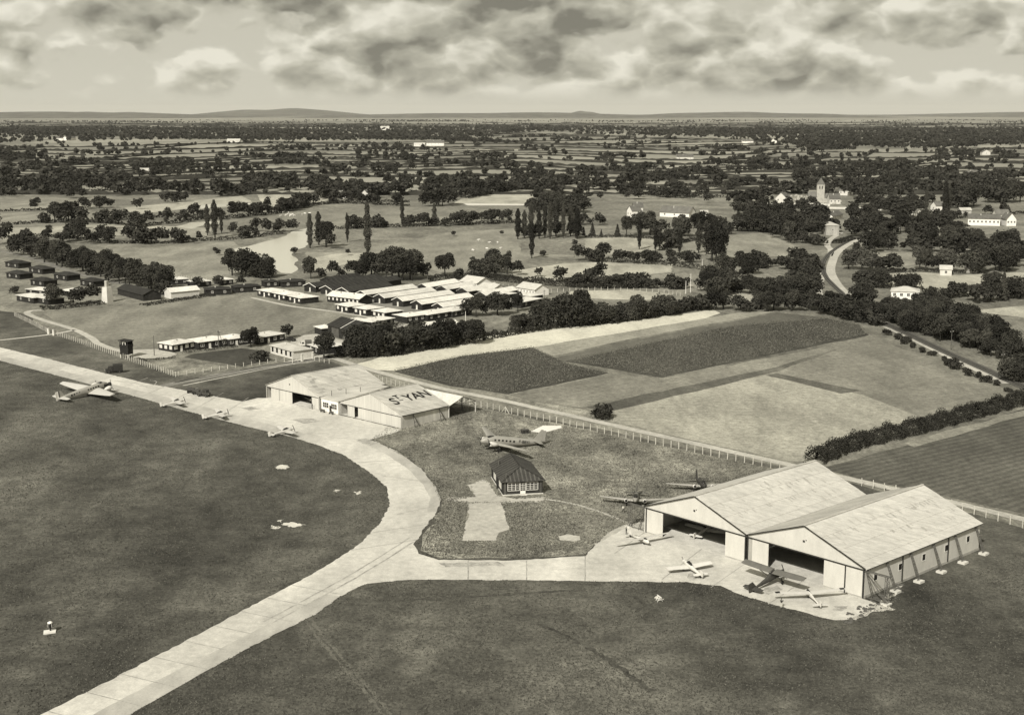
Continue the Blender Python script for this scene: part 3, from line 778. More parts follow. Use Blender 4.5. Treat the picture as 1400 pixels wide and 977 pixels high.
# lettering: text runs along the roof (local y), upright towards the ridge
def text_mesh(s, size, name, m, parent, mtx, ext=.01, bold=0.0):
    cu = bpy.data.curves.new(name, 'FONT'); cu.body = s; cu.size = size; cu.extrude = ext; cu.offset = bold; cu.align_x = 'CENTER'; cu.align_y = 'CENTER'
    o_ = bpy.data.objects.new(name, cu); C.objects.link(o_)
    dg = bpy.context.evaluated_depsgraph_get(); me = bpy.data.meshes.new_from_object(o_.evaluated_get(dg))
    bpy.data.objects.remove(o_); bpy.data.curves.remove(cu)
    me.name = name; me.materials.clear(); me.materials.append(m)
    ob = bpy.data.objects.new(name, me); C.objects.link(ob); ob.parent = parent; ob.matrix_local = mtx
    return ob
sl = math.atan2(RS-ES+.17, WS/2+.45)
def on_roof(t, y_, lift=.20):
    """frame on the lettered slope: t = 0 at the ridge, 1 at the eave"""
    x_ = WS/2*(1+t); z_ = RS + .05 - (RS-ES+.17)/(WS/2+.45)*(x_-WS/2) + lift
    ex = Vector((0, 1, 0)); ey = Vector((-math.cos(sl), 0, math.sin(sl))); ez = ex.cross(ey)
    return Matrix(((ex.x, ey.x, ez.x, x_), (ex.y, ey.y, ez.y, y_), (ex.z, ey.z, ez.z, z_), (0, 0, 0, 1)))
for ch, y_, t, sz in (('S', 3.4, .50, 5.2), ('T', 5.9, .36, 2.9), ('Y', 9.3, .47, 5.0), ('A', 12.5, .46, 5.0), ('N', 15.9, .45, 5.0)):
    text_mesh(ch, sz, 'letter', letter_m, hs_, on_roof(t, y_), bold=.09)
MB().box(-.8, .8, -.11, .11, -.01, .02).build('letter_underline', letter_m, hs_).matrix_local = on_roof(.50, 5.9)
# open shelter behind it
ps_ = G(614.0, 571.5); SH = H2 + math.pi/2
sh = thing('open_shelter', 'open sided shelter with pale sloping roof and timber trusses behind the lettered hangar', 'shelter', (ps_.x, ps_.y, 0), SH)
WSH, LSH = 11.4, 24.0     # local x runs away along the wall line, y back over the length
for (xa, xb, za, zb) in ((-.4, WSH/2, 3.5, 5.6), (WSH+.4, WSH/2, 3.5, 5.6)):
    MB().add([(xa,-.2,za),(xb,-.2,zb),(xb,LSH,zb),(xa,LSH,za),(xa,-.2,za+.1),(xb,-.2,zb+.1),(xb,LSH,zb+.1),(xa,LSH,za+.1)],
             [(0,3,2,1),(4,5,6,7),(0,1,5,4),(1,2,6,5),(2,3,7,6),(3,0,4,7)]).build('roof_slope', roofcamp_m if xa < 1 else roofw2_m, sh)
for j in range(5):
    yy = .1 + j*LSH/4.2
    for x_ in (.1, WSH-.1): boxp('post', wood2_m if j else cream_m, sh, x_-.12, x_+.12, yy, yy+.22, 0, 3.5)
    m_ = MB(); m_.beam((.1, yy+.1, 3.4), (WSH-.1, yy+.1, 3.4), .14)
    for a, b2 in (((.1,3.45),(WSH/2,5.5)), ((WSH-.1,3.45),(WSH/2,5.5)), ((WSH/2,3.4),(WSH/2,5.5)), ((WSH*.25,4.5),(WSH/2,3.4)), ((WSH*.75,4.5),(WSH/2,3.4)), ((.1,2.2),(1.6,3.4)), ((WSH-.1,2.2),(WSH-1.6,3.4))):
        m_.beam((a[0], yy+.1, a[1]), (b2[0], yy+.1, b2[1]), .12)
    m_.build('truss', wood2_m, sh)

# dark boarded hut
hu = thing('hut', 'dark boarded hut with ribbed tarred roof and white framed front windows', 'hut', tuple(G(687.5, 677.4)), ang((687.5, 677.4), (742, 674.6)))
WH = (G(742, 674.6)-G(687.5, 677.4)).length; DH = 16.0; EH = 3.5; RH = 5.9
MB().box(0, WH, 0, DH, .25, EH).build('wall', wood_m, hu)
boxp('plinth', cream_m, hu, -.1, WH+.1, -.1, DH+.1, 0, .25)
ov = .55; hb = 3.6                     # front is hipped
e0, e1, e2, e3 = (-ov,-ov,EH-.2), (WH+ov,-ov,EH-.2), (WH+ov,DH+ov,EH-.2), (-ov,DH+ov,EH-.2)
r0, r1 = (WH/2, hb, RH), (WH/2, DH+ov, RH)
MB().add([e0,e1,e2,e3,r0,r1], [(0,1,4),(1,2,5,4),(3,0,4,5),(2,3,5),(0,3,2,1)]).build('roof', tar2_m, hu)
tar3_m = mat('faded tar strip', .085, ((.3, .2, None), (2.2, .16, None)))
def batten(p, q, m=tar3_m): MB().beam(Vector(p)+Vector((0,0,.06)), Vector(q)+Vector((0,0,.06)), .34, .07).build('roof_strip', m, hu)
E0, E1, E2, E3, R0, R1 = map(Vector, (e0,e1,e2,e3,r0,r1))
for i in range(9):
    t = i/8; yy = hb + (DH+ov-hb)*t
    for sx, ex in ((1, WH+ov), (-1, -ov)): batten((WH/2, yy, RH), (ex, yy, EH-.2))
for i in range(3):
    t = (i+1)/4; yy = -ov + (hb+ov)*t
    for ex in (WH+ov, -ov): batten((ex, yy, EH-.2), Vector((ex, -ov, EH-.2)).lerp(R0, t))
for i in range(11):
    t = (i+.5)/11; x_ = -ov+(WH+2*ov)*t; k = 1-abs(t-.5)*2
    batten((x_, -ov, EH-.2), (x_, -ov+(hb+ov)*k, EH-.2+(RH-EH+.2)*k))
for q in (E0, E1): batten(q, R0, roofdk_m)
batten(R0, R1, roofdk_m)
for x_ in (WH*.27, WH*.73): window(hu, x_, 0, 2.05, 2.7, 1.75, 'x', -1, bars=(2, 3))
dr = boxp('door', white_m, hu, WH/2-.62, WH/2+.62, -.06, -.002, .3, 1.0)
boxp('door', dark_m, hu, WH/2-.62, WH/2+.62, -.05, -.002, 1.0, 2.95)
for x_ in (-.62, -.04, .54): boxp('door_bar', white_m, hu, WH/2+x_, WH/2+x_+.08, -.08, -.052, 1.0, 2.95)
for z_ in (1.45, 1.9, 2.35, 2.85): boxp('door_bar', white_m, hu, WH/2-.54, WH/2+.54, -.075, -.051, z_, z_+.07)
for y_ in (2.0, 9.5): boxp('shutter', cream_m, hu, -.06, -.002, y_, y_+3.0, 1.0, 2.75)
boxp('pilaster', wood_m, hu, -.4, -.003, 5.6, 6.6, .25, EH-.3)
for x_ in (.25, WH-.75): boxp('corner_board', wood2_m, hu, x_, x_+.5, -.04, -.002, .3, EH-.3)
for i in range(7):
    boxp('board', wood2_m if i % 3 == 1 else wood_m, hu, .8, WH/2-.7, -.03, -.002, .3+i*.125, .3+i*.125+.11); boxp('board', wood2_m if i % 3 == 0 else wood_m, hu, WH/2+.7, WH-.8, -.03, -.002, .3+i*.125, .3+i*.125+.11)
MB().tube([(1.0, 1.0, EH), (1.0, 1.0, EH+1.5)], .13, 8).build('stove_pipe', steel_m, hu)
MB().tube([(1.2, 12.5, EH), (1.2, 12.5, EH+1.8)], .13, 8).build('stove_pipe', steel_m, hu)
boxp('step', concrete_m, hu, WH/2-.9, WH/2+.9, -.75, -.102, .02, .2)

# watch tower
wt = thing('watch_tower', 'dark boarded watch tower with open lookout on pale posts by the fence', 'tower', tuple(G(164.5, 489)), R(-18))
TW, TD = 3.4, 3.2
for x_ in (0, TW-.25):
    for y_ in (0, TD-.25): boxp('leg', cream_m, wt, x_, x_+.25, y_, y_+.25, 0, 1.3)
boxp('skirt', white_m, wt, -.02, .12, .26, TD-.26, 0, 1.28)
boxp('lower_cabin', wood_m, wt, 0, TW, 0, TD, 1.3, 3.9)
boxp('parapet', wood_m, wt, -.12, TW+.12, -.12, TD+.12, 3.9, 4.9)
for x_ in (0, TW*.35, TW*.68, TW-.2): boxp('mullion', white_m if 0 < x_ < TW-.3 else wood_m, wt, x_, x_+.2, -.1, .1, 4.9, 6.0)
for x_ in (0, TW-.2): boxp('mullion', wood_m, wt, x_, x_+.2, TD-.2, TD, 4.9, 6.0)
boxp('pane', white_m, wt, -.05, .0, .5, TD-.9, 4.95, 5.9)
boxp('back_screen', wood_m, wt, .2, TW-.2, TD-.12, TD-.02, 4.9, 6.0)
MB().add([(-.4,-.5,6.35),(TW+.4,-.5,6.0),(TW+.4,TD+.4,6.0),(-.4,TD+.4,6.35),(-.4,-.5,6.55),(TW+.4,-.5,6.2),(TW+.4,TD+.4,6.2),(-.4,TD+.4,6.55)],
         [(0,3,2,1),(4,5,6,7),(0,1,5,4),(1,2,6,5),(2,3,7,6),(3,0,4,7)]).build('roof', roofdk_m, wt)

# ------------------------------------------------------------------ camp huts and houses
def house(name, label, cat, c, l, D, ev=2.7, rise=1.1, style='hip', wm_=None, rm=None, nwin=2, door=None, endwin=0, chim=1, group=None, ov=.45, wwin=1.0, hwin=.95, dm=None, trim=False, fm=None, zwin=None, gm=None):
    """c, l = ends of the wall that faces the camera (photograph positions, c is the one on the left); D = depth in metres"""
    wm_ = wm_ or wood_m; rm = rm or roofcamp_m; dm = dm or white_m
    p = G(*c); L = (G(*l) - p).length
    h = thing(name, label, cat, (p.x, p.y, 0), ang(c, l), group)
    if style == 'hip':
        MB().box(0, L, 0, D, 0, ev).build('wall', wm_, h)
        k = min(D, L)/2*.98
        if L >= D: r0, r1 = (k, D/2, ev+rise), (L-k, D/2, ev+rise)
        else: r0, r1 = (L/2, k, ev+rise), (L/2, D-k, ev+rise)
        z = ev-.06
        q = [(-ov,-ov,z),(L+ov,-ov,z),(L+ov,D+ov,z),(-ov,D+ov,z),(-ov,-ov,z+.16),(L+ov,-ov,z+.16),(L+ov,D+ov,z+.16),(-ov,D+ov,z+.16), r0, r1]
        fs = [(0,3,2,1),(0,1,5,4),(1,2,6,5),(2,3,7,6),(3,0,4,7)]
        fs += [(4,5,9,8),(5,6,9),(6,7,8,9),(7,4,8)] if L >= D else [(4,5,8),(5,6,9,8),(6,7,9),(7,4,8,9)]
        rf = MB().add(q, fs).build('roof', rm, h)
    else:
        if style == 'gx':      # ridge along the facing wall
            MB().prism([(0,0),(D,0),(D,ev),(D/2,ev+rise),(0,ev)], 'x', 0, L).build('wall', wm_, h)
            A = [((-ov, -ov, ev-ov*rise*2/D), (-ov, D/2, ev+rise)), ((-ov, D+ov, ev-ov*rise*2/D), (-ov, D/2, ev+rise))]
            dvec = Vector((L+2*ov, 0, 0))
        else:                  # gable faces the camera
            MB().prism([(0,0),(L,0),(L,ev),(L/2,ev+rise),(0,ev)], 'y', 0, D).build('wall', wm_, h)
            A = [((-ov, -ov, ev-ov*rise*2/L), (L/2, -ov, ev+rise)), ((L+ov, -ov, ev-ov*rise*2/L), (L/2, -ov, ev+rise))]
            dvec = Vector((0, D+2*ov, 0))
        rf = None
        for a, b_ in A:
            a, b_ = Vector(a)+Vector((0,0,.03)), Vector(b_)+Vector((0,0,.03)); up = Vector((0,0,.14))
            rf = MB().add([a, b_, b_+dvec, a+dvec, a+up, b_+up, b_+dvec+up, a+dvec+up], [(0,3,2,1),(4,5,6,7),(0,1,5,4),(1,2,6,5),(2,3,7,6),(3,0,4,7)]).build('roof_slope', rm, h)
        if trim:
            v = MB()
            if style == 'gy':
                v.beam((-ov,-ov-.06,ev-ov*rise*2/L+.08),(L/2,-ov-.06,ev+rise+.1),.1,.28); v.beam((L+ov,-ov-.06,ev-ov*rise*2/L+.08),(L/2,-ov-.06,ev+rise+.1),.1,.28)
            else:
                v.beam((-ov-.06,-ov,ev-.1),(-ov-.06,D/2,ev+rise+.1),.1,.28); v.beam((-ov-.06,D+ov,ev-.1),(-ov-.06,D/2,ev+rise+.1),.1,.28)
            v.build('verge_board', white_m, h)
    if rm is roofdk_m and style == 'gy':
        for i in range(int(D/3.2)):
            for sx in (-1, 1):
                ex = L/2 + sx*(L/2+ov); yy = 1.2 + i*3.2
                MB().beam((L/2, yy, ev+rise+.2), (ex, yy, ev-ov*rise*2/L+.2), .7, .05).build('roof_strip', tar2_m, h)
    zw = zwin or ev*.58
    slots = nwin + (1 if door else 0)
    if slots:
        ds = {'c': nwin//2, 'l': 0, 'r': slots-1}.get(door, -1)
        for i in range(slots):
            x_ = L*(i+.5)/slots
            if i == ds:
                d = boxp('door', dm, h, x_-.48, x_+.48, -.07, -.003, .05, 2.1)
                boxp('step', concrete_m, h, x_-.7, x_+.7, -.6, -.075, 0, .12)
            else: window(h, x_, 0, zw, wwin, hwin, 'x', -1, bars=(1, 0), fm=fm, gm=gm)
    for i in range(endwin): window(h, 0, D*(i+.5)/endwin, zw, wwin, hwin, 'y', -1, bars=(1, 0), fm=fm, gm=gm)
    for i in range(chim):
        x_ = L*(.3+.4*i) if chim > 1 else L*.4
        yc = D*(.35 if style != 'gy' else .5)
        zt = ev+rise+.35 if style != 'hip' else ev+rise*.85+.3
        MB().box(x_-.22, x_+.22, yc-.22, yc+.22, ev*.9, zt).build('chimney', cream_m if rm is not roofcamp_m else wallg_m, h)
    return h
GW = 'white roofed camp huts'
ordw = ['first', 'second', 'third', 'fourth', 'fifth', 'sixth', 'seventh', 'eighth']
for i, (c, l) in enumerate([((237,481.6),(267,476.4)), ((272,478),(312,472.6)), ((314,473.6),(340,470.2)), ((354,471.4),(389.6,465.4))]):
    house('camp_hut', 'dark walled hut with white hipped roof, %s along the row from the watch tower' % ordw[i], 'hut', c, l, 8.6, 2.8, 1.2, nwin=3, door='c', endwin=3 if i == 0 else 1, group=GW, wwin=1.3, hwin=1.1, gm=cream_m if i == 0 else None)
house('gate_house', 'cream walled gate house with pale grey roof beside the camp gate pillars', 'house', (370,482.5), (400.6,491), 8.0, 2.9, 1.4, 'hip', cream_m, roofw2_m, nwin=5, door=None, wwin=1.1, hwin=1.5, fm=wood_m, chim=1)
house('camp_hut', 'small dark hut with white flat hipped roof across the yard from the gate house', 'hut', (421.6,480.5), (436,485.4), 12.0, 2.7, .9, nwin=1, door='l', group=GW)
gar = house('garage', 'large dark shed with tarred roof and tall plank doors on the camp yard', 'garage', (448.6,458), (479,466), 13.0, 4.2, 2.6, 'gx', wood2_m, roofdk_m, nwin=0, chim=0)
Lg = (G(479,466)-G(448.6,458)).length
for i in range(6):
    boxp('door', wood_m if i in (0, 3) else wood2_m, gar, .3+i*(Lg-.6)/6, .3+(i+1)*(Lg-.6)/6-.12, -.1, -.003, .05, 3.6)
for i in range(7):
    for s in (0, 1):
        x_ = Lg*(i+.3)/7; y0_ = (-.5, 6.5) if s == 0 else (13.5, 6.5)
        MB().beam((x_, y0_[0], 4.18), (x_, y0_[1], 7.0), .5, .05).build('roof_strip', tar2_m if i != 4 else cream_m, gar)
house('camp_hut', 'white roofed hut touching the end of the plank doored shed', 'hut', (430.3,455.5), (440,458.5), 9.0, 2.8, 1.0, nwin=0, chim=1, group=GW)
house('camp_hut', 'white roofed hut directly behind the plank doored shed', 'hut', (478,450.5), (507,446), 8.0, 2.8, 1.1, nwin=2, group=GW)
house('camp_hut', 'long white roofed hut behind the plank doored shed, second from the yard', 'hut', (509,449.5), (539,443.5), 8.5, 2.8, 1.1, nwin=4, group=GW)
for i, (c, l) in enumerate([((459.4,424.5),(476.5,428)), ((484,429),(501.5,432)), ((509,433.2),(527,436.4))]):
    house('camp_hut', 'white roofed hut with pale door and windows, %s in the staggered row of three' % ordw[i], 'hut', c, l, 9.5, 2.9, 1.2, nwin=2, door='c', group=GW, wwin=1.3, hwin=1.1, gm=cream_m)
house('barrack', 'long white roofed barrack with small windows in front of the dark gabled barracks', 'barrack', (447.4,412.3), (491.5,417.6), 8.5, 3.0, 1.7, 'gx', nwin=8, chim=2, wwin=.8, gm=cream_m)
for i, (cx, cy) in enumerate([(424,398.5),(446.3,402.3),(468.6,405)]):
    house('barrack', 'dark barrack with tarred ribbed roof and white edged gable, %s from the river' % ordw[i], 'barrack', (cx-8,cy-.8), (cx+8,cy+1.2), 30.0, 2.75, 1.6, 'gy', wood_m, roofdk_m, nwin=0, door='c', trim=True, chim=0, group='dark gabled barracks', dm=cream_m)
for i, (cx, cy) in enumerate([(446,390.5),(474,392),(500,394.5)]):
    house('barrack', 'dark tarred barrack behind the white edged gables, %s in its line' % ordw[i], 'barrack', (cx-8,cy-.5), (cx+8,cy+1.0), 24.0, 2.75, 1.6, 'gy', wood_m, roofdk_m, nwin=0, chim=0, group='dark gabled barracks')
for i, (cx, cy) in enumerate([(494,409.5),(519,414.2),(544,418.6),(570,423),(599,427)]):
    house('barrack', 'long white roofed gabled barrack with dark walls, %s from the dark barracks' % ordw[i], 'barrack', (cx-7.5,cy-.9), (cx+7.5,cy+1.1), 34.0 if i < 4 else 26, 2.75, 1.5, 'gy', nwin=0, door='c', trim=True, chim=0, group='white gabled barracks', dm=cream_m, endwin=0, ov=.3)
for i, (cx, cy) in enumerate([(577,399.5),(604,402.5),(632,405.5),(657,411)]):
    house('barrack', 'white roofed gabled barrack of the rear rank, %s along' % ordw[i], 'barrack', (cx-7.5,cy-.6), (cx+7.5,cy+.9), 26.0, 2.75, 1.5, 'gy', nwin=0, chim=0, group='white gabled barracks of the rear rank', ov=.3)
for i, (c, l) in enumerate([((556.5,442),(582,438.6)), ((585,439.2),(615,434.3)), ((619,434.3),(645,429.6))]):
    house('camp_hut', 'wide white roofed hut before the gabled barracks, %s from the staggered row' % ordw[i], 'hut', c, l, 9.5, 2.8, 1.0, nwin=3, group=GW)
house('chapel', 'white walled gabled house with dark doorway and dormer above the hedge', 'house', (573.8,457), (594,463), 12.5, 3.4, 2.4, 'gy', white_m, roofcamp_m, nwin=0, door='l', dm=dark_m, chim=1)
house('camp_hut', 'small white roofed shed tucked beside the white gabled house', 'shed', (541,459), (556,463), 8, 2.6, .9, nwin=1, group=GW)
house('camp_hut', 'white roofed hut half hidden behind the trees of the wheat field hedge', 'hut', (508,470), (526,474), 11, 2.8, .9, nwin=1, group=GW)
house('bungalow', 'white walled gabled house with many small windows behind the camp', 'house', (629,393.5), (652,396.8), 10.5, 3.6, 2.4, 'gx', white_m, roofw_m, nwin=5, chim=0, wwin=.8, gm=dark_m)
house('bungalow', 'low pale roofed house end on beside the many windowed white house', 'house', (653,399.5), (674,402.5), 9, 2.6, 2.0, 'gx', cream_m, roofw_m, nwin=1, chim=0)
house('bungalow', 'white house with pale roof standing alone at the camp edge', 'house', (706.5,401), (731,405), 9, 3.2, 2.2, 'gx', white_m, roofw_m, nwin=6, chim=0, wwin=.7, gm=dark_m)
for i, (c, l) in enumerate([((612,398),(632,400.8)), ((637,402),(662,405.6)), ((668,408),(690,410.8)), ((684,421.5),(707,418)), ((712,421.5),(741,415.6)), ((706,410.5),(726,412.8))]):
    house('camp_hut', 'low white roofed hut among the camp trees, %s from the many windowed house' % ordw[i], 'hut', c, l, 9, 2.7, .8, nwin=2, group=GW)
# small dark huts on the slope beyond the track
for i, (cx, cy) in enumerate([(17.5,366),(19,381),(50,374),(52,391),(84,383),(120,391.5)]):
    house('dark_hut', 'small dark hut with hipped tarred roof, %snearest the masonry tower' % ['fifth ', 'sixth ', 'fourth ', 'third ', 'second ', ''][i], 'hut', (cx-10,cy-1.2), (cx+8,cy+1.2), 8, 2.8, 1.6, 'hip', wood_m, roofdk_m, nwin=2, chim=0, group='small dark huts by the tree line', gm=glass_m)
for c, l, d, lab in [((23,411),(46,415),9,'white roofed hut with verandah nearest the gate track'), ((40,411.5),(66,417),8,'white roofed hut under the paired round trees'), ((36,402.5),(62,405),9,'white roofed hut behind the verandah huts'), ((84,404),(97,405.5),8,'white roof showing between the two round trees')]:
    house('camp_hut', lab, 'hut', c, l, d, 2.7, 1.0, nwin=2, chim=0, group='white roofed huts by the gate track')
pt = thing('masonry_tower', 'pale tapering masonry tower standing alone by the dark long hut', 'tower', tuple(G(147,413)), R(-30))
MB().loft([[(sx*a, sy*a, z) for sx, sy in ((-1,-1),(1,-1),(1,1),(-1,1))] for a, z in ((1.9,0),(1.75,3),(1.45,7),(1.4,7.2))]).build('shaft', cream_m, pt)
MB().box(-.7, .7, -.7, .7, 7.2, 10.2).build('turret', stone_m, pt)
house('dark_hut', 'long dark gabled hut with tarred roof near the masonry tower', 'hut', (161,402.5), (196,411.5), 9, 3.0, 2.0, 'gx', wood_m, roofdk_m, nwin=0, chim=0)
house('shed', 'white gabled shed with bright sloping roof facing the camp meadow', 'shed', (225,406.5), (234,408.5), 15, 3.2, 1.6, 'gy', cream_m, roofcamp_m, nwin=0, chim=0)
for c, l, d, rm_, lab in [((236,389.5),(258,388),8.5,roofcamp_m,'white roofed pavilion by the meadow fence'), ((266,393),(289,391),8,roofcamp_m,'white roof partly behind a bush by the meadow fence'), ((282,404),(316,402.5),9,roofdk_m,'low dark tarred hut facing the camp meadow'),
        ((304,390),(319,388.5),8,roofcamp_m,'small white roofed hut behind the dark huts'), ((322,400.5),(357,398.5),9,roofdk_m,'long low dark hut next to the row of three white roofs'), ((363,393),(381,392),8,roofdk_m,'short dark hut by the river trees'), ((386,393),(418,391.5),9,roofdk_m,'wide dark hut with pale eaves by the river trees')]:
    house('camp_hut', lab, 'hut', c, l, d, 2.7, 1.1, rm=rm_, nwin=2, chim=1)
for i, (c, l) in enumerate([((352,404),(371,407.3)), ((373,408),(391,411.4)), ((394,412.2),(412,415.8))]):
    house('camp_hut', 'white roofed hut with porch posts, %s of three beside the camp meadow' % ordw[i], 'hut', c, l, 9.5, 2.8, 1.1, nwin=2, door='c', group=GW, gm=cream_m)
house('kiosk', 'tiny white roofed shelter at the end of the camp hedge', 'shelter', (752,424), (765,426), 4, 2.2, 1.2, 'gx', cream_m, roofcamp_m, nwin=0, chim=0)

# villages and farms
V = [('house','white farmhouse with steep gable in the poplar meadows',(857,297),(864,298),9,6,4,'gy',white_m,tile_m,2),('barn','long tiled barn beside the white farmhouse',(902,296),(942,298),12,4,5,'gx',white_m,tile_m,3),
 ('house','tall white house with two gables beside the long barn',(866,296),(879,296),10,8,4,'gx',cream_m,tile_m,4),('shed','low shed at the end of the long barn',(958,295),(968,295),7,3,1.6,'gx',cream_m,roofw2_m,1),
 ('house','old tiled house at the churchyard wall',(1060,277),(1075,277.5),13,5,5,'gy',cream_m,tile_m,2),('house','tiled house below the church with pale front',(1134,279),(1149,279),11,5,5,'gx',cream_m,tile_m,3),
 ('house','steep roofed house among trees behind the church',(1147,267),(1162,267.5),10,5.5,6,'gx',cream_m,tile_m,3),('house','long white walled house near the station',(1138,302),(1152,299),8,4,3,'gx',white_m,tile_m,2),
 ('house','white villa with tall chimneys among dark trees',(1218,313),(1231,313.5),9,6,2.6,'hip',white_m,tile_m,4),('house','white house end glimpsed through the trees by the villa',(1245,298.5),(1252,299),8,5,3,'gx',white_m,tile_m,1),
 ('house','small white gabled house before the dark poplars',(1272,288),(1280,289),9,5,3.4,'gy',white_m,tile_m,1),('farmhouse','large hipped farmhouse on the open rise',(1314,244),(1337,245),14,6,6,'hip',white_m,tile_m,5),
 ('barn','tiled barn beside the hipped farmhouse',(1288,244),(1298,244.5),12,5,4,'gx',cream_m,tile_m,2),('farm','long white farm range with dark roof',(1323,308),(1367,309),12,5.5,3.2,'gx',white_m,tile_m,8),
 ('house','white gabled house joined to the long farm range',(1376,309),(1389,309),14,5.5,4.5,'gy',white_m,tile_m,3),('shed','tiled outbuilding behind the long farm range',(1362,300),(1380,300),10,4,4,'gx',cream_m,tile_m,2),
 ('bungalow','white bungalow with pale hipped roof beyond the railway',(1218,408),(1256,409.5),11,3.6,2.0,'hip',white_m,roofw_m,4),('barn','open fronted pale roofed barn in the hay meadow',(1285,376.5),(1301,377),9,3.4,1.8,'gx',cream_m,roofw_m,1),
 ('shed','low white dome roofed shed in the hay meadow',(1324,373),(1336,373),7,2.4,1.2,'hip',cream_m,roofw_m,1),('farm','pale farm on the skyline of the far pasture',(1343,212),(1354,212),14,6,5,'gy',cream_m,tile_m,1),
 ('farm','white farm with pitched roof at the edge of the far wood',(1365,211),(1382,211),14,6,5,'gx',white_m,tile_m,3),('farm','farm buildings with pale roof above the striped hillside field',(925,219),(948,219),16,6,5,'gx',cream_m,tile_m,3),
 ('farm','large white farm among the middle distance woods',(583,199.5),(607,199.5),20,8,7,'gx',white_m,tile_m,5),('farm','long low white farm wing beside the large white farm',(566,200),(581,200),14,5,4,'gx',white_m,roofw_m,3),
 ('house','white house beyond the clump of meadow trees',(463,271.5),(474,271.5),11,4,4,'gx',white_m,tile_m,2),('house','pale cottage under the clump of meadow trees',(493,270),(504,270.5),10,4,4,'gy',cream_m,tile_m,1),
 ('farm','group of white cottages far off at the wood edge',(75,192),(86,192),16,7,5,'gx',white_m,tile_m,3),('house','white cottage far off at the wood edge beside another',(92,192),(104,191.5),16,7,6,'gx',white_m,tile_m,3),
 ('farm','pale farm roofs by the light striped fields',(185,236.5),(205,236.5),10,4,3,'gx',cream_m,roofw_m,3),('house','white cottage beside the light striped fields',(145,240.5),(152,240.5),9,4,3,'gy',white_m,tile_m,1),
 ('farm','white gable and barn at the far end of the hedged meadows',(310,195),(328,195),18,6,5,'gx',cream_m,roofw_m,3),('house','white house in the far woods beyond the striped field',(1015,196),(1030,196),16,6,5,'gx',white_m,tile_m,2),
 ('house','white roofed cottage on the far wood edge past the village',(1050,195.5),(1062,195.5),16,6,5,'gy',white_m,tile_m,2),('farm','bright distant farm on the plain',(520,178),(532,178),30,12,8,'gx',white_m,roofw_m,2),
 ('shed','light shed with broad roof by the bend of the railway',(1313,292),(1328,292),8,3,2,'gx',wallg_m,roofw2_m,1)]
for nm, lab, c, l, d, ev, rise, stl, wmx, rmx, nw in V:
    house(nm, lab, 'house' if nm in ('house','bungalow','farmhouse') else nm, c, l, d, ev, rise, stl, wmx, rmx, nwin=nw, chim=1 if nm != 'shed' else 0, wwin=1.2, hwin=1.4)
# station building
sb = house('station', 'square pale rendered station building with hipped roof at the railway bend', 'station', (1129.5,321.5), (1147,321.5), 16, 7, 2.2, 'hip', wallg_m, roofw2_m, nwin=1, chim=0)
boxp('doorway', dark_m, sb, (G(1147,321.5)-G(1129.5,321.5)).length, (G(1147,321.5)-G(1129.5,321.5)).length+.1, 3, 10, 0, 4.5)
# church
ch = thing('church', 'pale stone village church with square tower and pyramid spire', 'church', tuple(G(1105,277)), R(-8))
MB().prism([(0,0),(9,0),(9,6),(4.5,10.5),(0,6)], 'x', 0, 8).build('nave', stone_m, ch)
MB().add([(-.4,-.5,5.9),(8.4,-.5,5.9),(8.4,4.5,10.8),(-.4,4.5,10.8),(-.4,9.5,5.9),(8.4,9.5,5.9)], [(0,1,2,3),(3,2,5,4),(0,3,4),(1,5,2),(0,4,5,1)]).build('nave_roof', tile_m, ch)
tw = boxp('tower', stone_m, ch, 8.1, 15.5, 0, 7.4, 0, 18)
MB().add([(7.8,-.3,18),(15.8,-.3,18),(15.8,7.7,18),(7.8,7.7,18),(11.8,3.7,24.5)], [(0,1,4),(1,2,4),(2,3,4),(3,0,4),(0,3,2,1)]).build('spire', tile_m, ch)
for x_ in (10.2, 12.6): boxp('belfry_opening', dark_m, ch, x_, x_+1.0, -.06, -.002, 13.5, 16.5)
MB().prism([(0,0),(8,0),(8,5),(4,9),(0,5)], 'x', 15.55, 22).build('chancel', stone_m, ch)
MB().add([(15.6,-.4,4.9),(22.3,-.4,4.9),(22.3,4,9.2),(15.6,4,9.2),(15.6,8.4,4.9),(22.3,8.4,4.9)], [(0,1,2,3),(3,2,5,4),(0,3,4),(1,5,2),(0,4,5,1)]).build('chancel_roof', tile_m, ch)
# churchyard walls and stones
gs = MB()
for i in range(170):
    p = G(random.uniform(1078, 1150), random.uniform(268, 280)); s = random.uniform(.4, .9); hh = random.uniform(.8, 1.9)
    gs.box(p.x-s, p.x+s, p.y-.3, p.y+1.2, 0, hh)
tag(gs.build('gravestones', stone_m), 'crowded pale tombs in the churchyard', 'graves', kind='stuff')
def wall_line(px, h, th, m, lab):
    pts = [G(*p) for p in px]; mb = MB()
    for a, b_ in zip(pts, pts[1:]): mb.beam(a+Vector((0,0,h/2)), b_+Vector((0,0,h/2)), th, h)
    return tag(mb.build('boundary_wall', m), lab, 'wall')
wall_line([(1040,280.5),(1070,281.5),(1110,281),(1135,282)], 2.2, .6, cream_m, 'pale churchyard wall below the church')
wall_line([(1134,285.5),(1190,286.5),(1200,287)], 1.8, .6, cream_m, 'long white wall along the village lane')
wall_line([(1190,287.2),(1205,288)], 1.6, .5, cream_m, 'short white wall by the village trees')

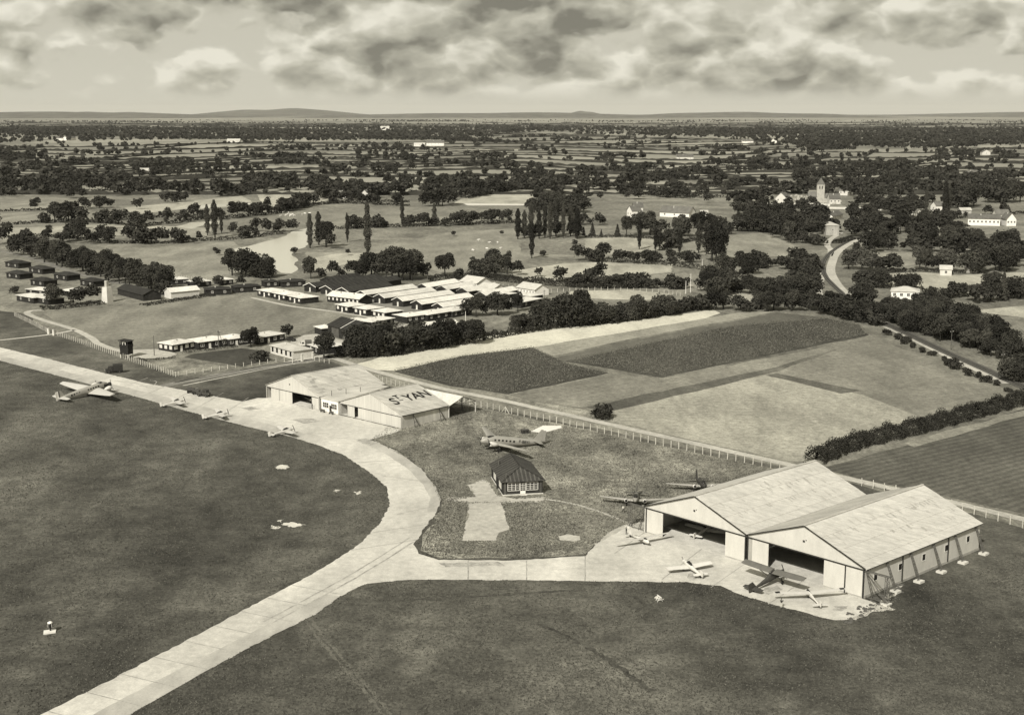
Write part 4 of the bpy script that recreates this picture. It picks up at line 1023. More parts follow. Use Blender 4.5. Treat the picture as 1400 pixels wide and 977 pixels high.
# ------------------------------------------------------------------ railway
def railway(px, wd=4.2):
    strip('railway_ballast', px, wd, ballast_m, .12, jit=.1)
    pts = spline([G(*p) for p in px], 14)
    for s in (-.72, .72):
        mb = MB(); prev = None
        for i, p in enumerate(pts):
            d = (pts[min(i+1, len(pts)-1)] - pts[max(i-1, 0)]); nrm = Vector((-d.y, d.x, 0)).normalized()
            q = p + nrm*s + Vector((0,0,.3))
            if prev is not None: mb.beam(prev, q, .16, .18)
            prev = q
        tag(mb.build('rail', rail_m), kind='structure')
    sl_ = MB(); acc = 0
    for a, b_ in zip(pts, pts[1:]):
        d = (b_-a); n = max(1, int(d.length/.8)); u = d.normalized(); nrm = Vector((-u.y, u.x, 0))
        for k in range(n):
            c_ = a + d*(k/n); sl_.beam(c_-nrm*1.25+Vector((0,0,.16)), c_+nrm*1.25+Vector((0,0,.16)), .24, .14)
    tag(sl_.build('railway_sleepers', sleeper_m), 'dark sleepers under the rails', 'sleepers', kind='stuff')
railway([(1207,441),(1240,456),(1290,480),(1340,502),(1375,518),(1420,538)], 4.6)
railway([(1230,317),(1195,320),(1165,328),(1140,342),(1128,354),(1125,366),(1130,380),(1150,400),(1160,410)], 2.8)
strip('gravel_path', [(1210,318),(1185,324),(1160,334),(1145,345),(1138,358),(1136,372),(1144,388),(1158,404)], 5, track_m, .1)
strip('gravel_path', [(1150,318),(1136,327),(1131,335),(1136,342),(1134,350)], 4, track_m, .1)
strip('gravel_path', [(1210,446.5),(1244,462.5),(1292,486),(1340,508.5),(1376,524.5)], 2.6, track_m, .1)

# ------------------------------------------------------------------ trees
def leaf_quads(P, Nn, size, tilt=.75):
    """one quad per point, normals near Nn"""
    n = len(P)
    nr = Nn + rng.normal(0, tilt, (n, 3)); nr /= np.linalg.norm(nr, axis=1)[:, None] + 1e-9
    a = np.cross(nr, rng.normal(0, 1, (n, 3))); a /= np.linalg.norm(a, axis=1)[:, None] + 1e-9
    b_ = np.cross(nr, a)
    s = (size * rng.uniform(.6, 1.35, n))[:, None]
    e = rng.uniform(.55, 1.0, n)[:, None]
    q = np.stack([P - a*s - b_*s*e, P + a*s - b_*s*e*.7, P + a*s*.8 + b_*s*e, P - a*s*.9 + b_*s*e*.8], 1).reshape(-1, 3)
    return q, np.arange(4*n).reshape(-1, 4)
def crown_points(kind, n):
    if kind == 'poplar':
        t = rng.beta(1.4, 1.2, n); z = .08 + .92*t
        r = .085*np.sin(np.pi*np.clip(t*.86+.1, 0, 1))**.55 * (1 + .25*np.sin(t*23 + rng.uniform(0, 6)))
        th = rng.uniform(0, 2*np.pi, n); k = rng.uniform(.45, 1.05, n)
        P = np.stack([r*k*np.cos(th), r*k*np.sin(th), z], 1); N_ = np.stack([np.cos(th), np.sin(th), np.full(n, .35)], 1)
        return P, N_
    if kind == 'conifer':
        t = rng.beta(1, 1.5, n); z = .08 + .92*t; r = .2*(1-t)+.01
        th = rng.uniform(0, 2*np.pi, n); k = rng.uniform(.4, 1.1, n)
        P = np.stack([r*k*np.cos(th), r*k*np.sin(th), z], 1); N_ = np.stack([np.cos(th), np.sin(th), np.full(n, .6)], 1)
        return P, N_
    if kind == 'bush': nl, rr, zc, zs, lr = 9, .42, .38, .25, (.24, .4)
    elif kind == 'tall': nl, rr, zc, zs, lr = 14, .17, .54, .36, (.12, .2)
    else: nl, rr, zc, zs, lr = 15, .28, .53, .29, (.13, .23)
    cs = []
    for i in range(nl):
        v = rng.normal(0, 1, 3); v /= np.linalg.norm(v); k = rng.uniform(.35, 1)
        cs.append((v[0]*rr*k, v[1]*rr*k, zc + v[2]*zs*k, rng.uniform(*lr)))
    cs = np.array(cs); wts = cs[:, 3]**2; idx = rng.choice(nl, n, p=wts/wts.sum())
    v = rng.normal(0, 1, (n, 3)); v /= np.linalg.norm(v, axis=1)[:, None]
    v[:, 2] = np.where(v[:, 2] < -.5, -v[:, 2], v[:, 2])
    k = rng.uniform(.62, 1.04, n)[:, None]
    P = cs[idx, :3] + v*cs[idx, 3:4]*k
    P[:, 2] = np.clip(P[:, 2], .02 if kind == 'bush' else .07, 1.05)
    return P, v
def tree_proto(kind, n, size, m):
    P, N_ = crown_points(kind, n)
    q, f = leaf_quads(P, N_, size)
    o = rawmesh('crown', q, f, m)
    hh = .9 if kind in ('poplar', 'conifer') else .32 if kind == 'bush' else .62
    r0 = .012 if kind == 'poplar' else .02
    tb = MB().tube([(0,0,-.01), (.004,.003,hh*.4), (-.004,.006,hh)], [r0*1.5, r0, r0*.35], 6)
    if kind in ('broad', 'tall', 'bush'):
        for i in range(4):
            a = i*1.7+.4; tb.tube([(0,0,hh*.45+.04*i), (.12*math.cos(a), .12*math.sin(a), hh*.75+.05*i)], [r0*.6, r0*.2], 5)
    tr = tb.mesh('trunk', bark_m, True)
    me = o.data; bpy.data.objects.remove(o)
    return me, tr
PROTO = {}
for kind, cnt, n, size in (('broad', 6, 4200, .0215), ('tall', 3, 3400, .0175), ('poplar', 4, 2800, .0105), ('bush', 5, 2200, .031), ('conifer', 2, 1800, .02)):
    PROTO[kind] = [tree_proto(kind, n, size, foliage_m) for _ in range(cnt)]
PROTO['willow'] = [tree_proto('broad', 4200, .0215, willow_m) for _ in range(3)]
PROTO['pale'] = [tree_proto('bush', 2200, .031, willow_m) for _ in range(3)]

TREES = []        # px, py, height, kind, group key
def T(x, y, h, kind, g): TREES.append((x, y, h*random.uniform(.96, 1.04)*(1.12 if y < 345 and kind != 'poplar' else 1.05), kind, g))
def row(p, q, n, h, kind, g, jx=.45, jy=2.0, var=.36):
    if kind == 'broad': kind = ('broad', 'broad', 'broad', 'tall', 'bush')
    for i in range(n):
        t = (i + .5 + random.uniform(-jx, jx))/n
        T(p[0]+(q[0]-p[0])*t, p[1]+(q[1]-p[1])*t + random.uniform(-jy, jy), h*random.uniform(1-var, 1+var), kind if isinstance(kind, str) else random.choice(kind), g)
BT = ('broad', 'broad', 'broad', 'tall', 'bush')
row((8,345),(222,399), 20, 11.5, 'broad', 'line', jy=1); row((20,343),(226,395), 18, 11, 'broad', 'line', jy=1.5); row((150,384),(228,402), 7, 10, 'broad', 'line')
row((62,331),(158,333), 9, 9, BT, 'meadow'); row((168,331),(250,333), 7, 8.5, BT, 'meadow'); row((-10,333),(50,338), 6, 9, BT, 'meadow')
for x, y, h in [(284,322,22),(294,325,25),(303,319,15),(424,339,22),(436,335,21),(475,331,19),(503,350,31),(550,308,21),(594,308,17),(727,353,21)]: T(x, y, h, 'poplar', 'poplar')
T(446,338,19,'tall','river'); T(452,340,10,'tall','river'); T(440,338,12,'broad','river'); T(508,378,14,'broad','river'); T(500,380,11,'broad','river')
row((312,319),(346,317), 5, 6.5, BT, 'river'); row((348,317),(408,316), 7, 8, ('broad','willow'), 'river', jy=1); row((312,375),(374,380), 9, 11.5, 'broad', 'river'); row((330,360),(345,366), 2, 8, 'broad', 'river')
for x in (708,717,726,737,745,752,760,770,780,789): T(x, 325+random.uniform(-2,2), random.uniform(18,26), 'poplar', 'grove')
row((706,323),(795,322), 8, 9, 'broad', 'grove')
for x, y, h in [(425,381,12),(440,383,7),(455,379,9),(466,381,6),(480,379,9),(492,383,11)]: T(x, y, h, 'broad', 'camp back')
row((514,381),(586,382), 9, 12.5, 'broad', 'camp back'); T(608,377,14,'broad','camp back'); T(650,377,11,'broad','camp back'); row((671,374),(712,375), 5, 10, 'broad', 'camp back'); T(628,381,6,'bush','camp back'); T(737,378,5.5,'broad','camp back')
row((800,357),(828,357), 4, 8.5, ('broad','bush'), 'meadow')
for x, y, h in [(874,341,20),(896,343,15),(929,346,14),(955,346,21),(979,358,25),(973,357,20),(985,357,21)]: T(x, y, h, 'tall' if x > 970 else 'poplar', 'pale poplar')
row((855,323),(966,322), 11, 13, ('broad','tall'), 'meadow'); row((963,321),(998,318), 4, 11, 'broad', 'meadow'); row((786,308),(830,306), 5, 8, ('willow','pale'), 'willow')
for x, y, h in [(798,323,6),(810,323,9),(844,323,8),(822,324,5)]: T(x, y, h, 'conifer', 'conifer')
row((842,358),(960,359), 14, 6, ('bush','broad'), 'meadow'); row((1024,366),(1118,367), 14, 7, ('pale','willow','bush'), 'shrub'); row((1086,354),(1108,374), 7, 7, ('pale','willow'), 'shrub')
row((780,392),(943,394), 20, 6, ('bush','broad'), 'camp hedge'); row((955,396),(992,404), 8, 10.5, 'broad', 'camp hedge'); row((990,398),(1035,402), 6, 8, ('broad','bush'), 'camp hedge')
row((1038,413),(1095,413), 9, 10, 'broad', 'rail'); row((1085,414),(1114,408), 8, 10, 'broad', 'rail'); row((1112,380),(1102,404), 5, 8, 'broad', 'rail')
row((1006,315),(1078,318), 16, 12, 'broad', 'village'); row((1020,305),(1075,300), 10, 11, 'broad', 'village'); row((1078,330),(1118,335), 8, 8, ('bush','broad'), 'village'); row((1080,314),(1136,316), 10, 11, 'broad', 'village'); row((1055,296),(1130,302), 10, 11, 'broad', 'village')
row((990,279),(1060,275), 9, 11, 'broad', 'village'); row((895,271),(945,269), 9, 9, 'broad', 'far meadow'); row((943,240),(986,238), 8, 11, 'broad', 'far meadow'); row((1060,262),(1100,258), 7, 9, 'broad', 'village'); row((1095,258),(1200,262), 13, 10, 'broad', 'village')
T(1150,241,26,'poplar','village'); T(1266,292,22,'poplar','village'); T(1291,296,28,'poplar','village'); T(1296,295,26,'poplar','village'); T(1163,268,13,'tall','village'); T(1168,270,15,'tall','village'); T(1122,276,11,'broad','village'); T(1110,279,8,'bush','village')
row((1162,323),(1219,320), 10, 11, 'broad', 'village'); row((1193,292),(1250,292), 11, 12, 'broad', 'village'); row((1228,317),(1298,318), 11, 12, 'broad', 'village'); row((1300,283),(1334,281), 5, 17, 'broad', 'village'); row((1345,276),(1398,276), 7, 17, 'broad', 'village')
row((1160,300),(1200,305), 8, 11, 'broad', 'village'); row((1176,281),(1245,285), 9, 10, 'broad', 'village'); row((1300,262),(1296,250), 3, 8, 'broad', 'village'); row((1218,246),(1290,241), 10, 10, 'broad', 'far meadow')
T(1160,368,13,'willow','willow'); T(1178,369,14,'willow','willow'); row((1186,370),(1230,372), 5, 9, ('broad','bush'), 'rail'); row((1250,370),(1302,369), 6, 11, ('broad','broad','willow'), 'rail'); row((1325,371),(1377,372), 7, 13, 'broad', 'rail'); row((1342,346),(1385,346), 5, 13, 'broad', 'rail')
row((1176,340),(1325,345), 17, 9, BT, 'rail'); row((1170,352),(1190,362), 4, 8, 'broad', 'rail'); row((1173,391),(1232,392), 7, 6.5, ('bush','broad'), 'rail'); T(1250,394,7,'broad','rail'); T(1371,411,14,'conifer','conifer'); row((1325,413),(1356,412), 4, 9, 'broad', 'rail'); row((1272,405),(1320,408), 5, 7, 'broad','rail'); row((1168,414),(1196,414), 6, 7, 'broad', 'rail'); row((1378,410),(1400,408), 3, 8, 'broad', 'rail')
for i in range(9):                      # wood along the railway
    t = i/8
    row((1200+40*t, 432+i*2.5), (1300+100*t, 424+i*8.5), 10, 8.2, 'broad', 'wood', jy=3)
row((1266,446),(1405,490), 12, 7, 'broad', 'wood', jy=2); row((1310,470),(1405,506), 8, 6, 'broad', 'wood', jy=1)
row((1112,426),(1202,445), 20, 6.5, BT, 'wood', jy=3); row((1100,420),(1185,428), 12, 7, 'broad', 'wood'); row((1210,456),(1310,504), 11, 2.8, 'bush', 'bank', jy=2); row((1310,506),(1392,540), 7, 2.0, 'bush', 'bank', jy=2); row((1378,519),(1396,522), 3, 7, 'broad', 'bank')
row((478,489),(536,485), 10, 9.5, 'broad', 'wheat'); row((482,484),(535,478), 8, 9, 'broad', 'wheat'); row((546,482),(584,477), 6, 8, ('broad','bush'), 'wheat'); row((584,476),(650,468), 11, 8.5, 'broad', 'wheat'); row((700,455),(760,447), 9, 9, 'broad', 'wheat'); row((760,448),(800,443), 6, 12, 'broad', 'wheat'); row((800,444),(918,431), 16, 8, ('broad','bush'), 'wheat'); row((918,428),(975,420), 6, 6, 'bush', 'wheat'); row((975,424),(1100,424), 16, 8, BT, 'wheat')
for x, y, h in [(651,433,10),(640,432,8),(680,431,11),(672,430,8),(708,426,10),(343,474.5,8.5),(443,491,9.5),(74,416,9.5),(107,416,9),(127,413,8.5),(98,417,7),(392,462,6),(270,393,6),(298,391,6),(330,392,6),(662,432,6),(694,430,6)]: T(x, y, h, 'broad', 'camp')
for x, y, h in [(21,401,4),(357,494,5),(825,572,4.8),(503,430,3)]: T(x, y, h, 'bush', 'lone bush')
row((72,305),(104,303), 5, 14, 'broad', 'meadow'); row((110,285),(154,285), 8, 9, 'broad', 'meadow'); row((0,263),(112,260), 20, 10.5, 'broad', 'far meadow', jy=4); row((222,278),(256,277), 6, 9, BT, 'meadow'); row((291,269),(330,267), 9, 12.5, 'broad', 'meadow'); row((348,257),(410,255), 11, 14, 'broad', 'far meadow'); row((434,271),(482,269), 11, 13, 'broad', 'meadow'); row((219,264),(268,262), 7, 9, 'broad', 'far meadow')
row((434,270),(548,266), 18, 12, 'broad', 'meadow', jy=4); row((577,283),(622,280), 9, 13, ('broad','tall'), 'meadow'); row((603,263),(750,259), 24, 13, 'broad', 'meadow', jy=4); row((723,292),(800,290), 18, 13, 'broad', 'meadow', jy=5); row((645,305),(700,303), 10, 8.5, BT, 'meadow'); row((508,311),(530,310), 4, 5, 'bush', 'meadow'); row((550,309),(575,308), 3, 6, 'pale', 'meadow'); row((606,309),(625,309), 3, 8, ('willow','broad'), 'meadow')
for x, y, h in [(52,281,8),(45,280,6),(189,286,11),(136,287,9),(257,332,5),(266,333,4),(294,346,4),(299,349,4),(620,323,4),(686,322,3.5),(786,338,5),(742,352,5),(402,348,5),(476,349,4),(150,313,9),(165,300,8),(115,312,7)]: T(x, y, h, 'broad', 'meadow')
def fill(poly, n, h, kind, g, avoid=()):
    xs_, ys_ = [p[0] for p in poly], [p[1] for p in poly]; k = 0
    while k < n:
        x, y = random.uniform(min(xs_), max(xs_)), random.uniform(min(ys_), max(ys_))
        c = False; j = len(poly)-1
        for i in range(len(poly)):
            if (poly[i][1] > y) != (poly[j][1] > y) and x < (poly[j][0]-poly[i][0])*(y-poly[i][1])/(poly[j][1]-poly[i][1])+poly[i][0]: c = not c
            j = i
        if not c: continue
        k += 1
        if any(a_ - 4 < x < b_ + 4 and t_ < y < u_ for a_, b_, t_, u_ in avoid): continue
        T(x, y, h*random.uniform(.75, 1.25), kind if isinstance(kind, str) else random.choice(kind), g)
VH = [(1128,1152,318,345), (1214,1234,312,332), (1244,1254,298,312), (1270,1284,288,302), (1136,1156,298,312), (1130,1150,278,292), (1145,1164,266,276), (1310,1390,306,330), (1150,1180,322,345), (1120,1150,326,380)]
fill([(1000,292),(1080,284),(1130,300),(1142,318),(1125,326),(1090,332),(1015,318)], 55, 11, ('broad','broad','tall'), 'village', VH)
fill([(1160,300),(1200,278),(1262,280),(1310,290),(1306,318),(1330,340),(1250,346),(1190,345),(1195,322),(1165,322)], 95, 11, ('broad','broad','tall'), 'village', VH)
fill([(1120,258),(1210,250),(1250,262),(1200,276),(1165,276),(1125,268)], 36, 9, 'broad', 'village', VH)
fill([(1320,340),(1400,330),(1400,368),(1330,370)], 26, 10, 'broad', 'rail', VH)
fill([(1080,390),(1106,374),(1112,400),(1100,415),(1060,415)], 20, 8.5, 'broad', 'rail')
fill([(1166,380),(1180,384),(1196,404),(1176,410)], 12, 6.5, 'broad', 'rail')
fill([(600,250),(760,246),(800,262),(800,300),(720,292),(740,265),(640,268)], 60, 12, 'broad', 'far meadow')
fill([(430,252),(600,246),(590,262),(480,274),(432,272)], 34, 11, 'broad', 'far meadow')
fill([(0,250),(170,244),(160,262),(110,272),(0,270)], 40, 10, 'broad', 'far meadow')
fill([(800,250),(880,262),(1000,262),(1000,280),(890,276),(800,274)], 26, 9, 'broad', 'far meadow')
for i in range(90):                    # scattered hedgerow trees of the middle distance
    x, y = random.uniform(0, 1400), random.uniform(226, 262)
    if 590 < x < 760 and y > 270: continue
    row((x, y), (x+random.uniform(15, 50), y+random.uniform(-2, 1)), random.randint(2, 6), random.uniform(6, 11), BT, 'far meadow', jy=1)

HD = [[(0,289.5),(40,288),(82,286.5)],[(0,308.5),(96,302),(150,306),(200,311)],[(0,325),(60,323),(160,333),(250,333)],[(247,331),(330,327),(390,318.5)],[(0,268),(60,265),(110,261)],[(110,262),(200,258),(280,262)],
 [(330,290),(420,282),(480,276),(560,277)],[(150,302),(240,296),(300,300)],[(170,312),(250,304),(300,296)],[(454,313.5),(600,309),(703,305)],[(400,281),(471,278),(560,282)],[(843,255.5),(900,247),(940,240)],[(903,342),(926,333),(966,326)],
 [(923,258),(1004,256),(1047,250)],[(1021,236),(1118,227)],[(1087,241),(1156,234),(1256,227)],[(1199,253),(1240,245),(1279,241)],[(1216,260),(1250,261),(1294,263)],[(800,357),(900,362),(990,372),(1030,385)],[(640,376),(700,383),(770,385),(830,382)],
 [(800,325.5),(850,324.5),(925,328.5)],[(1180,391),(1260,399),(1340,405),(1400,403)],[(1170,375),(1250,371),(1320,374)],[(300,300),(380,292),(410,284)],[(560,262),(640,271),(730,256)],[(200,256),(260,261),(350,258)],[(1300,300),(1350,296),(1400,292)],[(1230,275),(1290,278),(1310,268)],
 [(1318,253),(1360,258),(1400,254)],[(850,264),(930,271),(990,270)],[(1090,247),(1200,246),(1290,240)],[(0,248),(90,246),(180,250)],[(180,245),(300,238),(420,241)],[(420,241),(520,236),(600,244)],[(760,240),(840,236),(900,228)],[(980,226),(1060,231),(1100,236)],[(600,244),(690,240),(760,246)]]
for px in HD:
    for a_, b_ in zip(px, px[1:]):
        ln = (G(*b_)-G(*a_)).length
        n = int(ln/13*random.choice((.5, .8, 1.1)))
        row(a_, b_, n, random.uniform(8, 11.5), BT, 'far meadow', jx=.9, jy=.7, var=.35)
LAB = {'line': ('big dark tree in the dense belt beside the small dark huts', 'belt of big trees'), 'meadow': ('rounded dark tree in the hedged river meadows', 'meadow trees'), 'poplar': ('tall slender poplar by the river and meadows', 'tall poplars'),
 'river': ('leafy tree on the bank of the river bend', 'river bank trees'), 'grove': ('tall poplar in the dense grove between meadows', 'poplar grove'), 'camp back': ('dark tree behind the rear barracks of the camp', 'trees behind the camp'),
 'pale poplar': ('slim poplar rising from the shrub line near the long barn', 'poplars near the long barn'), 'willow': ('pale bushy willow in the meadows', 'willows'), 'conifer': ('dark pointed conifer among the meadows', 'conifers'),
 'shrub': ('pale rounded shrub beside the railway meadow', 'pale shrubs'), 'camp hedge': ('bushy tree in the hedge behind the camp fence', 'camp hedge trees'), 'rail': ('dark tree near the curving railway', 'trees along the railway'),
 'village': ('dark tree around the village church and houses', 'village trees'), 'far meadow': ('small tree in the far hedgerows', 'far hedgerow trees'), 'wood': ('dark tree of the thick wood by the straight railway', 'railway wood'), 'bank': ('low bush on the field bank beside the straight railway', 'railway bank bushes'),
 'wheat': ('dark tree along the edge of the bright wheat strip', 'trees along the wheat'), 'camp': ('single tree standing among the camp huts', 'camp trees'), 'lone bush': ('solitary round bush in open grass', 'lone bushes')}
UNIQ = {(825,572): 'solitary dark bush by the fence road beyond the parked airliner', (503,350): 'tallest slender poplar standing by the river bank behind the camp', (443,491): 'tree with bare trunk beside the camp gate pillars', (343,474.5): 'round tree between the white roofed huts of the front row', (357,494): 'low dark bush at the corner of the kitchen garden', (1371,411): 'tall dark conifer by the hay meadow beyond the railway'}
LM = {k: G(*v) for k, v in {'the village church': (1113,276), 'the station building': (1138,322), 'the long white farm range': (1345,308), 'the white bungalow beyond the railway': (1237,409), 'the open fronted barn': (1293,377), 'the white gabled camp house': (590,460),
  'the camp gate pillars': (420,492), 'the masonry tower': (147,413), 'the white house at the camp edge': (718,403), 'the tallest river poplar': (503,350), 'the long tiled barn': (922,297), 'the large far white farm': (595,200), 'the hipped farmhouse': (1325,245),
  'the plank doored shed': (463,462), 'the tiny white camp shelter': (758,425), 'the forked railway pole': (1073,413), 'the twin bay hangar': (1100,790), 'the meadow cottages': (485,271), 'the striped field farm': (936,219), 'the villa with chimneys': (1224,313), 'the white farm by the far wood': (1374,211)}.items()}
def rankword(n): return ['', 'second ', 'third ', 'fourth ', 'fifth ', 'sixth ', 'seventh ', 'eighth ', 'ninth ', 'tenth ', 'eleventh ', 'twelfth ', 'thirteenth ', 'fourteenth ', 'fifteenth '][n]
def landmark_labels(objs, what):
    """single each one out by how near it stands to something one can find"""
    P = [o.location if o.parent is None and o.location.length > 0 else o.location for o in objs]
    done = {}
    for k, q in LM.items():
        od = sorted(range(len(objs)), key=lambda i: (objs[i]['_p'][0]-q.x)**2 + (objs[i]['_p'][1]-q.y)**2)
        for n, i in enumerate(od[:15]):
            if i not in done or n < done[i][0]: done[i] = (n, k)
    for i, (n, k) in done.items():
        if objs[i].get('_keep'): continue
        objs[i]['label'] = '%s, %snearest %s to %s' % (objs[i]['_look'], rankword(n), what, k)
    for o in objs:
        for kk in ('_p', '_look', '_keep'):
            if kk in o: del o[kk]
LMT, LMH = [], []
TREES = [t for t in TREES if t[1] > 200]
TREES.sort(key=lambda t: -(t[2]*(t[1]-YH)))
MID = []
nk = {'hedge': 0}
for i, (x, y, h, kind, g) in enumerate(TREES):
    p = G(x, y)
    if i < 300:
        cm, tm = random.choice(PROTO[kind])
        lab, grp = LAB[g]
        nm = {'poplar': 'poplar_tree', 'conifer': 'conifer_tree', 'willow': 'willow_tree', 'bush': 'bush', 'pale': 'bush'}.get(kind, 'broadleaf_tree')
        keep = 0
        for k, v in UNIQ.items():
            if abs(k[0]-x) < .6 and abs(k[1]-y) < .6: lab = v; keep = 1
        r = thing(nm, lab, 'bush' if nm == 'bush' else 'tree', (p.x, p.y, 0), random.uniform(0, 6.28), grp)
        r['_p'] = (p.x, p.y); r['_keep'] = keep; r['_look'] = {'poplar': 'slender dark poplar', 'conifer': 'pointed dark conifer', 'willow': 'pale bushy willow', 'bush': 'low dark bush', 'pale': 'pale low shrub', 'tall': 'narrow dark tree'}.get(kind, 'broad dark tree'); LMT.append(r)
        wx = random.uniform(.78, 1.25) * (1.1 if kind == 'broad' else 1)
        r.scale = (h*wx, h*wx*random.uniform(.9, 1.1), h)
        for nmx, me in (('crown', cm), ('trunk', tm)):
            o = bpy.data.objects.new(nmx, me); C.objects.link(o); o.parent = r
    else: MID.append((p.x, p.y, h, kind))
landmark_labels(LMT, 'tree')
# the smaller trees: one mass with leaf clumps
def mass(name, lab, items, nq_of, m):
    Q, Fc, off = [], [], 0
    cache = {}
    for (x, y, h, kind) in items:
        nq = nq_of(y)
        key = (kind, nq, random.randint(0, 4))
        if key not in cache:
            kd = {'willow': 'broad', 'pale': 'bush'}.get(kind, kind)
            P, N_ = crown_points(kd, nq); sz = {'poplar': .035, 'bush': .1, 'conifer': .06}.get(kd, .07) * (900/ (nq*6))**.5 * 1.15
            q, f = leaf_quads(P, N_, sz); cache[key] = (q, f)
        q, f = cache[key]
        a = random.uniform(0, 6.28); wx = h*random.uniform(1.0, 1.35)
        ca, sa = math.cos(a)*wx, math.sin(a)*wx
        o = np.stack([q[:,0]*ca - q[:,1]*sa + x, q[:,0]*sa + q[:,1]*ca + y, q[:,2]*h], 1)
        Q.append(o); Fc.append(f + off); off += len(o)
    o = rawmesh(name, np.concatenate(Q), np.concatenate(Fc), m)
    return tag(o, lab, 'trees', kind='stuff')
mass('hedgerow_trees', 'many small dark trees lining the middle distance hedgerows', MID, lambda y: 420 if y < 1300 else 220, far_m)
print('far trees', len(FAR_TREES), 'trees', len(TREES))
mass('far_woodland', 'dark woods and hedgerow trees reaching to the horizon', [(x, y, h, 'broad' if h > 6 else 'bush') for x, y, h in FAR_TREES if y < 16000], lambda y: 80 if y < 2600 else 36 if y < 4500 else 16, far_m)

# hedges
def hedge(px, h, wd, lab, grp='field hedges', q=9, size=.34):
    pts = [G(*p) for p in px]
    P, N_ = [], []
    L = sum((b_-a).length for a, b_ in zip(pts, pts[1:]))
    ph = random.uniform(0, 6)
    core = MB()
    for a, b_ in zip(pts, pts[1:]):
        d = b_-a; ln = d.length; u = d.normalized(); nr = Vector((-u.y, u.x, 0))
        n = int(ln*q*wd/2.5*1.8)
        for _ in range(n):
            t = random.random(); s = t*ln
            hh = h*(1 + .22*math.sin(s*.5+ph) + .16*math.sin(s*1.3+2*ph) + .1*math.sin(s*2.9)); ww = wd/2*(1+.2*math.sin(s*.8+ph))
            th = random.uniform(0, math.pi); k = random.uniform(.75, 1.05)
            P.append(a + u*s + nr*(ww*math.cos(th)*k) + Vector((0,0,max(.1, hh*math.sin(th)**.6*k)))); N_.append(nr*math.cos(th) + Vector((0,0,math.sin(th))))
    v, f = leaf_quads(np.array([tuple(p) for p in P]), np.array([tuple(p) for p in N_]), size*.72, .6)
    o = tag(rawmesh('hedge', v, f, hedge_m), lab, 'hedge', grp)
    o['_p'] = tuple(pts[len(pts)//2][:2]); o['_keep'] = int('middle distance' not in lab); o['_look'] = 'dark field hedge'; LMH.append(o)
    return o
hedge([(1112,634),(1140,622),(1170,611),(1250,592),(1330,570),(1395,552),(1440,540)], 3.6, 5.0, 'thick dark hedge between the hay field and the ploughed field', q=95, size=.2)
hedge([(585,385),(625,382),(660,382),(720,388),(800,394),(870,394)], 3.2, 3.0, 'long dark hedge behind the rear of the camp', q=26)
hedge([(477,489),(535,487),(600,475),(650,467),(705,457),(760,449),(850,440),(930,428)], 2.6, 3.0, 'dark hedge along the bright wheat strip', q=26)
hedge([(250,483.5),(262,481.5),(325,474.5)], 1.0, 1.2, 'low clipped hedge in front of the white roofed row', q=26, size=.2)
hedge([(540,447),(548,444.5)], 1.5, 2, 'short hedge beside the wide white roofed huts', q=26, size=.2)
hedge([(513,440),(540,447.5)], 1.4, 3, 'dark planted bed beside the white roofed hut behind the shed', q=20, size=.25)
hedge([(240,489),(200,494),(188,491)], .8, 1.2, 'ragged weeds at the edge of the watch tower drive', q=20, size=.2)
hedge([(55,423),(90,421),(140,415)], 1.6, 6, 'rough dark scrub below the paired round trees', q=9, size=.35)
hedge([(195,418),(255,409),(290,404)], 1.0, 5, 'rough dark bank facing the camp meadow', q=7, size=.35)
hedge([(1142,333),(1165,327)], 2.2, 6, 'clipped dark hedge beside the station track', q=16)
HL = ['across the river meadows', 'between pale pastures']
for px in HD:
    d = G(*px[0]).y
    hedge(px, random.uniform(1.8, 2.8), 2.6, 'dark field hedge running between pale pastures of the middle distance', q=10 if d < 1000 else 5, size=.42 if d < 1000 else .65)
landmark_labels(LMH, 'hedge')
# standing crops with height
def crop(px, h, lab, m, z0, cellm=1.25):
    pts = [G(*p) for p in px]; poly = [(p.x, p.y) for p in pts]
    x0, x1 = min(p[0] for p in poly), max(p[0] for p in poly); y0, y1 = min(p[1] for p in poly), max(p[1] for p in poly)
    ca, sa = math.cos(A42), math.sin(A42)
    P = []
    def inside(x, y):
        c = False; j = len(poly)-1
        for i in range(len(poly)):
            xi, yi = poly[i]; xj, yj = poly[j]
            if (yi > y) != (yj > y) and x < (xj-xi)*(y-yi)/(yj-yi)+xi: c = not c
            j = i
        return c
    diag = math.hypot(x1-x0, y1-y0); cx, cy = (x0+x1)/2, (y0+y1)/2
    v = -diag/2
    while v < diag/2:
        u = -diag/2
        while u < diag/2:
            X, Y = cx+u*ca-v*sa+random.uniform(-.2,.2), cy+u*sa+v*ca+random.uniform(-.12,.12)
            if inside(X, Y): P.append((X, Y, h*random.uniform(.4, .62)))
            u += .26
        v += cellm
    P = np.array(P); N_ = np.tile((0., 0., .5), (len(P), 1))
    q, f = leaf_quads(P, N_, .15, .45)
    return tag(rawmesh('standing_crop', q, f, m), lab, 'crop', kind='stuff')
cropleaf_m = mat('crop leaves', .118, ((.05, .15, None), (1.2, .2, None)), rough=.8, tint=FT)
crop(F[3][3], 1.3, 'dark standing maize in rows beside the fence road', cropleaf_m, 0)
crop(F[4][3], 1.5, 'dark standing maize in rows beyond the pale fallow strip', cropleaf_m, 0)

